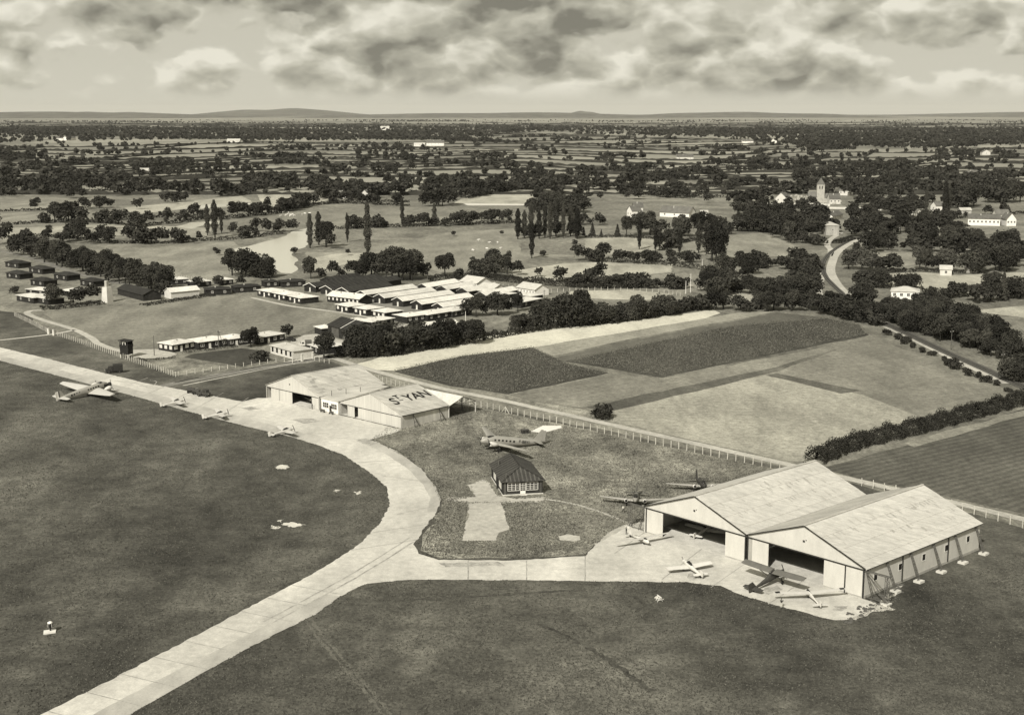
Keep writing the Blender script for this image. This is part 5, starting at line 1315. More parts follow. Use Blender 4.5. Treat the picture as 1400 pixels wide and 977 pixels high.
# ------------------------------------------------------------------ fences and poles
POST = MB().box(-.075, .075, -.075, .075, 0, 1).mesh('post', post_m)
def fence(px, step, h, lab, grp='post and wire fences', wire=True, braces=()):
    pts = spline([G(*p) for p in px], 6)
    base = pts[0]; r = thing('fence', lab, 'fence', tuple(base), 0, grp)
    L = [0]
    for a, b_ in zip(pts, pts[1:]): L.append(L[-1]+(b_-a).length)
    n = max(2, int(L[-1]/step)); P = []
    for i in range(n+1):
        s = L[-1]*i/n; k = max(j for j in range(len(L)) if L[j] <= s+1e-6); k = min(k, len(pts)-2)
        P.append(pts[k].lerp(pts[k+1], (s-L[k])/max(1e-6, L[k+1]-L[k])) - base)
    for p in P:
        o = bpy.data.objects.new('post', POST); C.objects.link(o); o.parent = r; o.location = p; o.scale = (1, 1, h*random.uniform(.95, 1.05)); o.rotation_euler = (random.uniform(-.03,.03), random.uniform(-.03,.03), random.uniform(0, .5))
    if wire:
        for k in range(3):
            m_ = MB()
            for a, b_ in zip(P, P[1:]): m_.beam(a+Vector((0,0,h*(.3+.3*k))), b_+Vector((0,0,h*(.3+.3*k))), .018)
            m_.build('wire', steel_m, r)
    for i in braces:
        if 0 < i < len(P)-1:
            for s in (-1, 1): MB().beam(P[i]+Vector((0,0,h*.9)), P[i]+(P[i+s]-P[i])*.6, .12).build('brace', post_m, r)
    return r
fence([(490,513),(560,533),(640,553),(700,566),(860,600),(1000,629),(1066,642)], 2.55, 2.0, 'long fence of white posts beside the fence road between the hangars', braces=(16, 30))
fence([(1178,664),(1240,678),(1320,700),(1400,722),(1450,736)], 2.9, 2.0, 'white post fence passing behind the twin bay hangar')
fence([(20,432),(45,444),(64,454)], 2.0, 1.9, 'pale post fence running to the camp side gate')
fence([(76,458),(120,473),(160,487),(200,501),(240,515)], 1.9, 1.9, 'pale post fence passing the watch tower')
fence([(244,514),(291,507),(340,500),(372,496),(400,493)], 3.0, 1.6, 'low post fence around the kitchen garden')
fence([(430,493),(450,497)], 2.4, 1.6, 'short post fence behind the half open hangar')
fence([(232,378),(262,382),(300,387)], 2.2, 1.7, 'post fence between the river meadow and the camp')
fence([(745,400),(830,397),(900,400),(930,405)], 3.2, 1.8, 'long pale fence beside the light paddock behind the camp')
fence([(650,462),(700,455),(735,446)], 3.0, 1.6, 'fence posts along the paddock by the wheat hedge')
fence([(658,395),(705,392),(745,396)], 3.0, 1.7, 'fence posts between the camp and its rear hedge')
for i, (x, y) in enumerate([(66.5,456.5),(73.5,458.5)]):
    g = thing('gate_pillar', 'white pillar of the side gate in the camp fence', 'gate pillar', tuple(G(x, y)), R(-30), 'side gate pillars')
    boxp('shaft', white_m, g, -.3, .3, -.3, .3, 0, 2.2); boxp('cap', cream_m, g, -.38, .38, -.38, .38, 2.2, 2.4)
for i, (x, y) in enumerate([(413,494),(428,490.5)]):
    g = thing('gate_pillar', 'stone pillar with rounded cap at the main camp entrance', 'gate pillar', tuple(G(x, y)), R(40), 'main gate pillars')
    boxp('shaft', cream_m, g, -.35, .35, -.35, .35, 0, 2.3); MB().tube([(0,0,2.3),(0,0,2.5),(0,0,2.75),(0,0,2.9)], [.5,.5,.35,.05], 8).build('cap', stone_m, g)
def pole(x, y, h, lab, m=None, arms=True, grp=None, stay=False):
    r = thing('utility_pole', lab, 'pole', tuple(G(x, y)), R(30), grp)
    MB().tube([(0,0,0),(0,0,h)], [.16,.1], 6).build('shaft', m or steel_m, r)
    if arms:
        boxp('crossarm', m or steel_m, r, -.8, .8, -.06, .06, h-.7, h-.55)
        for s in (-.7, .7): boxp('insulator', white_m, r, s-.06, s+.06, -.06, .06, h-.54, h-.35)
    if stay: MB().beam((0,0,h), (2.2,0,0), .14).build('stay', m or steel_m, r)
pole(211,486,7.5,'thin dark pole on the watch tower drive', arms=False); pole(299,475.5,6.8,'braced pole in front of the second white roofed hut', stay=True); pole(636.5,446.5,6.5,'tall white pole in front of the wide white roofed huts', white_m, False)
pole(585,396,8,'thin dark pole rising behind the rear barracks'); pole(937.5,401.5,6.5,'white pole in the hedge behind the camp, shorter of two', white_m, False); pole(944,400,9.5,'white pole in the hedge behind the camp, taller of two', white_m, False); pole(1005.5,373,7.5,'white pole in the pale shrub meadow', white_m, False)
pole(960,364,4,'short white post below the slim poplars', white_m, False); pole(744,412,5.5,'pole beside the white house at the camp edge'); pole(751,424,5,'white pole beside the tiny white shelter', white_m, False); pole(1073.5,413.5,7.5,'forked pole beside the railway trees', stay=True)
for x, y in [(1184,343),(1334,332),(1378,325),(1263,254),(1248,268),(1231,268),(1300,478),(1370,512),(1254,448)]: pole(x, y, 7.5, 'slender pole standing along the railway and village lanes', grp='poles along the lanes')
pole(425,512,3.2,'wind mast foot behind the half open hangar', arms=False); pole(400,496,4.5,'leaning pale pole by the gate house', cream_m, False, stay=True)

# ------------------------------------------------------------------ aircraft (nose +x, z up, origin on the ground under the main wheels)
def airfoil(c, t):
    return [(0,0),(-.04*c,.5*t),(-.15*c,.9*t),(-.35*c,1.0*t),(-.65*c,.6*t),(-c,.03*t),(-c,-.03*t),(-.6*c,-.3*t),(-.25*c,-.4*t),(-.05*c,-.3*t)]
def wing_half(sgn, y0, y1, xr, xt, cr, ct, z0, z1, tr, tt, n=5):
    rings = []
    for i in range(n+1):
        s = i/n
        if i == n: s = 1.0
        k = 1.0 if i < n else .86
        c = (cr+(ct-cr)*s)*k; t = (tr+(tt-tr)*s)*k; x = xr+(xt-xr)*s - (c/k-c)*.4; z = z0+(z1-z0)*s; y = y0+(y1-y0)*s
        rings.append([(x+a, sgn*y, z+b_) for a, b_ in airfoil(c, t)])
    return MB().loft(rings)
def fuselage(st, n=14, sq=2.3):
    rings = []
    for x, zc, w_, h_ in st:
        r = []
        for k in range(n):
            a = 2*math.pi*k/n; ca, sa = math.cos(a), math.sin(a)
            r.append((x, w_/2*math.copysign(abs(ca)**(2/sq), ca), zc + h_/2*math.copysign(abs(sa)**(2/sq), sa)))
        rings.append(r)
    return MB().loft(rings)
def engine(root, x, y, z, r, ln, m, blades=3, pr=1.4, ang0=.3, cow=None):
    e = MB().tube([(x-ln,y,z-.05),(x-ln*.5,y,z),(x-ln*.12,y,z),(x,y,z)], [r*.35,r*.9,r,r*.82], 12).build('engine', m, root, True)
    MB().tube([(x,y,z),(x+.03,y,z)], [r*.7,r*.6], 12).build('intake', dark_m, e)
    pb = MB(); pb.tube([(x+.02,y,z),(x+.22,y,z),(x+.34,y,z)], [.14,.13,.02], 8)
    for i in range(blades):
        a = ang0 + i*2*math.pi/blades
        d = Vector((0, math.cos(a), math.sin(a)))
        pb.beam(Vector((x+.16,y,z))+d*.1, Vector((x+.16,y,z))+d*pr, .17, .05)
    pb.build('propeller', dark_m, e)
def wheel(root, x, y, r, zt, m=None, fair=None, xt=None):
    w_ = MB(); w_.tube([(x,y-.14,r),(x,y-.1,r),(x,y+.1,r),(x,y+.14,r)], [r*.8,r,r,r*.8], 12); wh = w_.build('wheel', rubber_m, root)
    MB().beam((x,y,r), (xt if xt is not None else x-.1, y*.92, zt), .16).build('gear_leg', fair or steel_m, root)
def plane(name, lab, at, head, spec, grp=None):
    s = spec; p = G(*at)
    r = thing(name, lab, 'aircraft', (p.x, p.y, .075 if s.get('hard') else .04), head, grp)
    r.rotation_euler = (0, -s['pitch'], head)
    body, wg = s['body'], s['wing_mat']
    fuselage(s['fus'], sq=s.get('sq', 2.3)).build('fuselage', body, r, True)
    y1 = s['span']/2
    for g in (1, -1):
        a = s['wing']           # y0, xr, xt, cr, ct, z0, z1, tr, tt
        wing_half(g, a[0], y1, a[1], a[2], a[3], a[4], a[5], a[6], a[7], a[8]).build('wing', wg, r)
        if s.get('tipmark'): 
            yy = y1*.95; MB().box(a[2]-a[4]*.9, a[2]-.05, min(g*yy, g*(yy-.9)), max(g*yy, g*(yy-.9)), a[6]+a[8]*.9, a[6]+a[8]*1.15).build('wing_marking', letter_m, r)
        b_ = s['tail']          # half span, x, root chord, tip chord, z
        wing_half(g, .05, b_[0], b_[1], b_[1]-b_[2]*.15, b_[2], b_[3], b_[4], b_[4], .14, .08).build('tailplane', wg if not s.get('tailmat') else s['tailmat'], r)
    f = s['fin']                # x front, x rear, z base, z top, top front x, top rear x
    MB().prism([(f[0],f[2]),(f[1],f[2]),(f[5],f[3]),(f[4],f[3])], 'y', -.08, .08).build('fin', s.get('finmat', body), r)
    if 'rudder' in s:
        x0, x1, z0, z1 = s['rudder']
        for i, m_ in enumerate(s['stripes']):
            xa, xb = x0+(x1-x0)*i/len(s['stripes']), x0+(x1-x0)*(i+1)/len(s['stripes'])
            MB().prism([(xa,z0),(xb,z0),(xb,z1-.15*i/3),(xa,z1)], 'y', -.085, .085).build('rudder_stripe' if len(s['stripes']) > 1 else 'rudder', m_, r)
    for e in s.get('eng', ()): engine(r, *e)
    for wx, wy, wr, zt in s['wheels']: wheel(r, wx, wy, wr, zt, fair=s.get('gear'))
    tx, tz = s['tw']; MB().tube([(tx,-.08,tz),(tx,.08,tz)], .2, 8).build('tail_wheel', rubber_m, r); MB().beam((tx,0,tz),(tx+.2,0,tz+.5),.1).build('tail_strut', steel_m, r)
    for (wx, wy, wz, ww, hh) in s.get('win', ()):
        for g in (1, -1): MB().box(wx-ww/2, wx+ww/2, min(g*wy, g*(wy+.04)), max(g*wy, g*(wy+.04)), wz-hh/2, wz+hh/2).build('window', glass_m, r)
    if 'canopy' in s:
        MB().loft([[(x, math.cos(a)*w_/2, z+math.sin(a)*h_) for a in [math.pi*k/8 for k in range(9)]] for x, z, w_, h_ in s['canopy']]).build('canopy', s.get('canmat', glass_m), r, True)
    for a, b2, wd in s.get('struts', ()):
        for g in (1, -1): MB().beam((a[0], g*a[1], a[2]), (b2[0], g*b2[1], b2[2]), wd).build('strut', s.get('gear', steel_m), r)
    if 'reg' in s:
        tx_, yy, zz, size, txt = s['reg']
        for g in (1, -1):
            ex = Vector((-g, 0, 0)); ez = Vector((0, g, 0)); ey = ez.cross(ex)
            text_mesh(txt, size, 'registration', letter_m, r, Matrix(((ex.x,ey.x,ez.x,tx_),(ex.y,ey.y,ez.y,g*yy),(ex.z,ey.z,ez.z,zz),(0,0,0,1))))
    return r
tri = dict(pitch=R(9), span=29.2, body=alu_m, wing_mat=dope_m, sq=3.2,
  fus=[(4.9,2.0,.5,.5),(4.5,2.1,1.3,1.3),(3.4,2.25,1.6,1.9),(2.6,2.4,1.7,2.4),(1.2,2.4,1.7,2.3),(-3,2.4,1.7,2.3),(-7,2.5,1.5,1.9),(-10.5,2.65,.9,1.3),(-13,2.75,.3,.6)],
  wing=(.8, 1.9, -1.6, 4.9, 2.2, 1.55, 3.0, .75, .25), tail=(4.5, -10.6, 2.3, 1.4, 3.0), fin=(-10.2,-11.9,2.9,5.0,-11.4,-12.1), rudder=(-11.95,-13.4,2.4,5.1), stripes=(steel_m, white_m, cream_m),
  eng=[(5.9,0,1.95,.66,1.3,dark_m,2,1.4,1.45),(3.3,4.0,2.05,.72,2.2,cream_air_m,2,1.4,.9),(3.3,-4.0,2.05,.72,2.2,cream_air_m,2,1.4,.3)], wheels=[(.6,2.1,.65,1.7),(.6,-2.1,.65,1.7)], tw=(-12,2.0),
  win=[(x_,.86,2.75,.5,.5) for x_ in (1.0,.1,-.8,-1.7,-2.6)] + [(x_,.66+.02*i,2.75,.5,.5) for i, x_ in enumerate((-8.4,-7.5,-6.6,-5.7))] , canopy=[(3.4,2.9,.8,.2),(2.7,3.2,1.4,.5),(1.6,3.4,1.4,.35)], struts=[((-11.2,.2,2.2),(-11.5,2.4,2.95),.08)])
hd = ang((86,543.5),(147,533))
nose = plane('trimotor_aircraft', 'pale trimotor airliner with striped rudder and dark nose parked on the turf', (131,540), hd, tri)
MB().loft([[(x, w_/2*math.cos(2*math.pi*k/12), z+h_/2*math.sin(2*math.pi*k/12)) for k in range(12)] for x, z, w_, h_ in ((4.95,2.0,.7,.7),(4.52,2.1,1.42,1.42),(3.4,2.25,1.74,2.04),(3.0,2.33,1.76,2.2))]).build('nose_cowl', dark_m, nose, True)
dak = dict(pitch=R(10), span=28.9, body=alu_m, wing_mat=alu_m,
  fus=[(4.6,2.1,.3,.3),(4.3,2.15,1.0,1.0),(3.2,2.35,1.8,1.9),(1.8,2.55,2.3,2.4),(0,2.6,2.4,2.5),(-4,2.6,2.4,2.5),(-8,2.75,1.9,1.9),(-12,3.05,.9,1.1),(-14.2,3.2,.15,.4)],
  wing=(1.0, 1.3, -1.6, 4.4, 1.5, 1.7, 3.2, .62, .2), tail=(4.05,-10.4,2.5,1.1,3.35), fin=(-10.6,-13.2,3.3,6.5,-12.6,-13.25), rudder=(-13.25,-14.1,3.2,6.3), stripes=(alu_m,),
  eng=[(3.2,2.85,2.0,.72,2.8,cream_air_m,3,1.75,.3),(3.2,-2.85,2.0,.72,2.8,cream_air_m,3,1.75,.9)], wheels=[(.2,2.85,.56,1.7),(.2,-2.85,.56,1.7)], tw=(-12.3,2.35),
  win=[(x_,1.19,2.9,.5,.48) for x_ in (1.0,-.1,-1.2,-2.3,-3.4,-4.5)], canopy=[(3.3,2.95,1.0,.1),(2.7,3.05,1.5,.55),(2.0,3.4,1.5,.38),(1.2,3.6,1.2,.2)], reg=(-7.6,1.06,2.95,1.15,'F-BBYI'))
plane('twin_engine_airliner', 'metal skinned twin engined airliner parked on dry grass behind the dark hut', (677,615), R(-156), dak)
twin = dict(pitch=R(9), span=16.4, body=grey_air_m, wing_mat=alu_m, tailmat=drab_m, finmat=drab_m,
  fus=[(3.6,1.5,.2,.2),(3.2,1.5,.7,.7),(2.0,1.6,1.2,1.3),(.4,1.75,1.4,1.7),(-2.5,1.75,1.3,1.55),(-5.5,1.85,.7,1.0),(-8,2.0,.15,.35)],
  wing=(.5,.9,-.5,2.9,1.1,1.1,1.75,.42,.16), tail=(2.7,-6.3,1.4,.8,2.15), fin=(-6.0,-7.8,2.1,4.2,-7.0,-7.9), rudder=(-7.85,-8.4,2.0,4.0), stripes=(drab_m,),
  eng=[(2.3,2.1,1.35,.45,2.0,cream_air_m,2,1.1,.5),(2.3,-2.1,1.35,.45,2.0,cream_air_m,2,1.1,1.2)], wheels=[(.5,2.1,.38,1.1),(.5,-2.1,.38,1.1)], tw=(-7,1.2),
  win=[(x_,.69,2.0,.5,.4) for x_ in (-.2,-1.1,-2.0)], canopy=[(2.5,2.1,.6,.1),(1.7,2.2,1.1,.6),(.6,2.45,1.1,.4)])
plane('twin_engine_aircraft', 'twin engined aircraft with dark fin facing the apron beside the hangar wall', (869,691), R(-97), twin, 'twin engined aircraft behind the hangar')
plane('twin_engine_aircraft', 'dark finned twin engined aircraft partly hidden behind the hangar ridge', (960,671), R(-88), dict(twin, body=drab_m, span=17), 'twin engined aircraft behind the hangar')
light = dict(hard=1, pitch=R(11), span=9.6, body=cream_air_m, wing_mat=cream_air_m,
  fus=[(1.9,1.15,.3,.3),(1.6,1.15,.75,.8),(.6,1.2,.85,1.05),(-1,1.2,.75,.95),(-3,1.3,.4,.55),(-5,1.4,.12,.25)],
  wing=(.3,.75,.45,1.65,1.2,.85,1.2,.24,.15), tail=(1.55,-4.0,.95,.7,1.5), fin=(-4.0,-4.9,1.45,2.3,-4.5,-4.9), rudder=(-4.88,-5.4,1.3,2.3), stripes=(cream_air_m,),
  eng=[(2.05,0,1.15,.36,.7,cream_air_m,2,.95,1.1)], wheels=[(.5,.95,.26,.9),(.5,-.95,.26,.9)], tw=(-4.6,.95), canopy=[(.7,1.6,.55,.1),(.2,1.65,.7,.42),(-.7,1.65,.6,.3),(-1.2,1.6,.3,.05)])
for i, (x, y, yaw) in enumerate([(244,554,0),(303,571,-.12),(393,594,.06)]):
    plane('light_aircraft', 'small pale low wing trainer with white tail, %s from the trimotor airliner along the taxiway' % ordw[i], (x, y), R(30)+yaw, dict(light, span=10.6, body=dope_m, wing_mat=dope_m, wing=(.3,.9,.6,1.75,1.3,.95,1.5,.26,.16), rudder=(-4.88,-5.45,1.2,2.45), stripes=(white_m,), hard=1, canmat=dark_m), 'trainers lined up along the taxiway')
plane('light_aircraft', 'small bright white low wing aircraft standing tail on to the turf edge', (941,780), R(112), dict(light, pitch=R(9), span=9.8), None)
sto = dict(hard=1, pitch=R(12), span=14.2, body=drab_m, wing_mat=drabwing_m, tailmat=drab_m,
  fus=[(2.6,1.5,.35,.45),(2.2,1.5,.7,.85),(1.2,1.6,.9,1.2),(.6,1.85,.95,1.7),(-1.0,1.85,.9,1.6),(-2.2,1.75,.7,1.1),(-5,1.8,.35,.5),(-7,1.85,.12,.3)],
  wing=(.3,.95,.95,1.9,1.85,2.7,2.9,.22,.16), tail=(2.15,-5.5,1.45,1.0,2.0), fin=(-5.3,-6.6,1.95,3.3,-6.2,-6.7), rudder=(-6.65,-7.5,1.6,3.3), stripes=(drab_m,),
  eng=[(2.9,0,1.5,.3,.6,drab_m,2,1.2,1.3)], wheels=[(.7,1.35,.36,1.2),(.7,-1.35,.36,1.2)], tw=(-6.2,1.3), canopy=[(1.1,2.05,.9,.3),(.5,2.2,1.0,.55),(-.9,2.2,1.0,.55),(-1.6,2.1,.6,.2)], struts=[((.3,.45,1.4),(.4,3.4,2.75),.1),((-.5,.45,1.4),(-.5,3.4,2.75),.1),((.7,1.35,.4),(.2,.45,1.9),.1)], gear=drab_m)
plane('high_wing_aircraft', 'dark high wing liaison aircraft with long struts at the open hangar doorway', (1059,798), ang((1029,809),(1068,794.5)), sto)
gl = dict(hard=1, pitch=R(5), span=14.0, body=cream_air_m, wing_mat=dope_m,
  fus=[(2.0,.75,.25,.3),(1.6,.8,.55,.7),(.6,.85,.62,.95),(-.8,.95,.5,.7),(-3,1.0,.24,.3),(-5.4,1.05,.12,.2)],
  wing=(.2,.55,.25,1.4,.7,1.2,1.55,.18,.1), tail=(1.4,-4.7,.75,.5,1.15), fin=(-4.5,-5.2,1.1,1.9,-4.9,-5.2), rudder=(-5.18,-5.6,.9,1.9), stripes=(cream_air_m,), wheels=[(.2,.0,.24,.6)], tw=(-5,.75),
  canopy=[(1.2,1.2,.4,.05),(.9,1.2,.5,.3),(.3,1.25,.45,.22),(.1,1.2,.3,.05)])
g1 = plane('glider', 'slender pale glider with dark marked wing tip at the apron edge', (1106,818), ang((1121,829),(1103.5,812.5)), dict(gl, tipmark=1))
plane('glider', 'white glider facing the turf beside the hangar corner', (880,744), math.atan2(-.88, .47), gl)
# aircraft stored inside the hangars
hm = Matrix.Rotation(HA, 3, 'Z'); hp0 = G(882,727)
for i, (lx, ly, a, sp_, lab) in enumerate([(9.5, 9, R(100), dict(light, span=10), 'pale light aircraft stored just inside the first hangar doorway'), (16, 14, R(-70), dict(light, span=10.4), 'grey light aircraft stored deeper inside the first hangar bay'), (40, 16, R(-80), dict(gl, span=13), 'glider stored in the shade of the second hangar bay')]):
    q = hp0 + hm @ Vector((lx, ly, 0)); r = plane('stored_aircraft', lab, (881, 744), HA + a, sp_); r.location = (q.x, q.y, .1)
q = G(365.3,543.7) + Matrix.Rotation(H2, 3, 'Z') @ Vector((17.5, 4.5, 0)); r = plane('stored_aircraft', 'light aircraft with its propeller facing out of the half open hangar', (400,550), H2 - R(88), dict(light, span=8.6)); r.location = (q.x, q.y, .1)

# ------------------------------------------------------------------ vehicles
def truck(lab, at, head, L, wd, hh, m, cab=1.6, covered=True, name='truck', grp=None, cm=None):
    r = thing(name, lab, 'truck', tuple(G(*at) + Vector((0,0,.06))), head, grp)
    cm = cm or m
    boxp('chassis', dark_m, r, -L/2, L/2, -wd*.35, wd*.35, .5, .75)
    MB().prism([(L/2-cab-.9,.75),(L/2,.75),(L/2,1.35),(L/2-.8,1.45),(L/2-1.0,min(2.2,hh)),(L/2-cab-.9,min(2.3,hh))], 'y', -wd*.42, wd*.42).build('cab', cm, r)
    for g in (1, -1): MB().box(L/2-cab-.5, L/2-1.25, min(g*wd*.42, g*(wd*.42+.03)), max(g*wd*.42, g*(wd*.42+.03)), 1.45, 2.05).build('window', glass_m, r)
    MB().add([(L/2-.81,-wd*.36,1.5),(L/2-.81,wd*.36,1.5),(L/2-.97,wd*.36,2.12),(L/2-.97,-wd*.36,2.12)], [(0,1,2,3)]).build('windscreen', glass_m, r)
    if covered: MB().prism([(-wd/2,.8),(wd/2,.8),(wd/2,hh-.3),(wd/3,hh),(-wd/3,hh),(-wd/2,hh-.3)], 'x', -L/2, L/2-cab-1.0).build('body', m, r)
    else:
        boxp('bed', m, r, -L/2, L/2-cab-1.0, -wd/2, wd/2, .8, 1.0)
        for g in (1, -1): boxp('side_board', m, r, -L/2, L/2-cab-1.0, min(g*wd/2, g*(wd/2-.06)), max(g*wd/2, g*(wd/2-.06)), 1.0, 1.5)
    for x_ in (-L*.3, L*.3):
        for g in (1, -1):
            w_ = MB().tube([(x_,g*wd*.40-.14,.45),(x_,g*wd*.40+.14,.45)], .45, 12).build('wheel', rubber_m, r)
            MB().tube([(x_,g*wd*.40-.15,.45),(x_,g*wd*.40+.15,.45)], .2, 8).build('hub', steel_m, w_)
    for g in (1, -1): MB().tube([(L/2,g*wd*.3,1.05),(L/2+.05,g*wd*.3,1.05)], .13, 8).build('headlight', cream_m, r)
    return r
truck('dark covered lorry parked on the turf between fence and taxiway', (156,509.5), R(200), 5.8, 2.5, 3.0, dark_m)
truck('dark open lorry at the head of the fuel convoy by the taxiway', (279,542), R(-25), 4.6, 2.0, 2.3, drab_m, covered=False, grp='fuel convoy')
def bowser(lab, at, head):
    r = thing('fuel_trailer', lab, 'trailer', tuple(G(*at) + Vector((0,0,.06))), head, 'fuel convoy')
    MB().tube([(-1.3,0,1.15),(-1.2,0,1.15),(1.2,0,1.15),(1.3,0,1.15)], [.4,.62,.62,.4], 12).build('tank', drab_m, r, True)
    boxp('chassis', dark_m, r, -1.3, 1.3, -.5, .5, .45, .6)
    for x_ in (-.8, .8):
        for g in (1, -1): MB().tube([(x_,g*.6-.1,.35),(x_,g*.6+.1,.35)], .35, 10).build('wheel', rubber_m, r)
    boxp('drawbar', steel_m, r, 1.3, 2.1, -.05, .05, .45, .55); MB().tube([(0,0,1.75),(0,0,1.95)], .2, 8).build('hatch', steel_m, r)
bowser('dark fuel trailer next to the open lorry by the taxiway', (269,539.5), R(-25)); bowser('dark fuel trailer at the tail of the convoy by the taxiway', (261.5,537.5), R(-18))
truck('grey delivery van with pale bonnet in the camp yard', (417,474.5), R(195), 5.0, 2.2, 2.7, steel_m, name='van', cm=cream_m)
def car(lab, at, head, m):
    r = thing('car', lab, 'car', tuple(G(*at) + Vector((0,0,.06))), head)
    MB().prism([(-2,.35),(2.05,.35),(2.05,.8),(1.9,1.0),(.8,1.05),(.35,1.55),(-.9,1.6),(-1.6,1.2),(-2,.9)], 'y', -.72, .72).build('body', m, r)
    for g in (1, -1):
        MB().prism([(-.8,1.08),(.6,1.08),(.28,1.48),(-.75,1.5)], 'y', min(g*.72, g*.74), max(g*.72, g*.74)).build('window', glass_m, r)
        for x_ in (-1.25, 1.3): MB().tube([(x_,g*.68-.1,.33),(x_,g*.68+.1,.33)], .33, 12).build('wheel', rubber_m, r)
        MB().tube([(2.05,g*.5,.75),(2.1,g*.5,.75)], .1, 8).build('headlight', cream_m, r)
car('dark saloon car parked beside the end of the white roofed row', (398,466), R(-35), dark_m)
car('dark car standing beside the small hut near the camp gate', (464,487), R(42), drab_m)
cr = thing('crate', 'dark wooden crate on the grass by the white slab', 'crate', tuple(G(718,592)), R(20))
boxp('box', wood_m, cr, -1.0, 1.0, -.6, .6, .02, 1.0); boxp('lid', wood2_m, cr, -1.05, 1.05, -.65, .65, 1.0, 1.08)
for x_ in (-.9, 0, .9): boxp('batten', wood2_m, cr, x_-.06, x_+.06, -.64, -.602, .05, .98)

# field marker lamp on its concrete base
mk = thing('marker_lamp', 'small lamp drum with white top on a concrete base in the open turf', 'lamp', tuple(G(68,864)), R(25))
MB().prism([(-1.1,-.7),(.9,-.75),(1.15,.55),(-.9,.7)], 'z', .0, .28).build('base', white_m, mk)
MB().tube([(.15,.1,.28),(.15,.1,1.0)], .14, 10).build('post', dark_m, mk)
MB().tube([(.15,.1,.95),(.15,.1,1.0),(.15,.1,1.62),(.15,.1,1.64)], [.3,.44,.44,.4], 14).build('drum', dark_m, mk, True)
MB().tube([(.15,.1,1.64),(.15,.1,1.8),(.15,.1,1.95)], [.47,.42,.12], 14).build('cap', white_m, mk, True)
for i in range(4):
    a = i*1.57+.5; MB().beam((.15+.45*math.cos(a), .1+.45*math.sin(a), 1.0), (.15+.45*math.cos(a), .1+.45*math.sin(a), 1.64), .12, .05).build('white_panel', white_m, mk)
sw = thing('sawhorse', 'small white wooden trestle lying on the turf before the apron', 'trestle', tuple(G(903,822)), R(20))
for y_ in (0, .7):
    MB().beam((-.1,y_,.9),(-.6,y_,.02),.07).build('leg', white_m, sw); MB().beam((-.1,y_,.9),(.4,y_,.02),.07).build('leg', white_m, sw)
    boxp('rail', white_m, sw, -.6, .6, y_-.05, y_+.05, .32, .42)
boxp('top_rail', white_m, sw, -.17, -.03, -.5, 1.2, .86, .98)

# cattle grazing beyond the river
def cow_mesh():
    mb = MB()
    mb.loft([[(x, w_/2*math.cos(2*math.pi*k/10), z+h_/2*math.sin(2*math.pi*k/10)) for k in range(10)] for x, z, w_, h_ in ((-1.1,1.05,.3,.4),(-.95,1.05,.65,.75),(-.3,1.0,.75,.85),(.5,1.02,.7,.82),(.85,1.1,.5,.65),(1.2,1.1,.3,.42),(1.45,.9,.26,.34),(1.75,.7,.16,.2))])
    for x_ in (-.8, .65):
        for g in (1, -1):
            bk = -.06 if x_ < 0 else .03
            mb.tube([(x_,g*.22,.8),(x_+bk*2,g*.22,.45),(x_-bk,g*.22,.05),(x_,g*.22,.0)], [.16,.08,.06,.07], 6)
    mb.tube([(-1.1,0,1.15),(-1.2,0,.9),(-1.18,0,.45)], [.05,.035,.05], 5)
    for g in (1, -1): mb.beam((1.35,g*.12,1.05),(1.3,g*.3,1.12),.1,.05)
    return mb.mesh('cow', white_m, True)
cm_ = cow_mesh()
for i in range(22):
    p = G(random.uniform(383,424), random.uniform(291.5,297.5)) if i < 15 else G(random.uniform(640,720), random.uniform(318,345))
    o = bpy.data.objects.new('cow', cm_); C.objects.link(o); o.location = (p.x, p.y, .04); o.rotation_euler = (0,0,random.uniform(0,6.28))
    tag(o, 'white cow grazing in the meadow beyond the river' if i < 15 else 'white cow grazing in the wide meadow with the lone poplar', 'cow', 'cattle beyond the river' if i < 15 else 'cattle in the wide meadow')

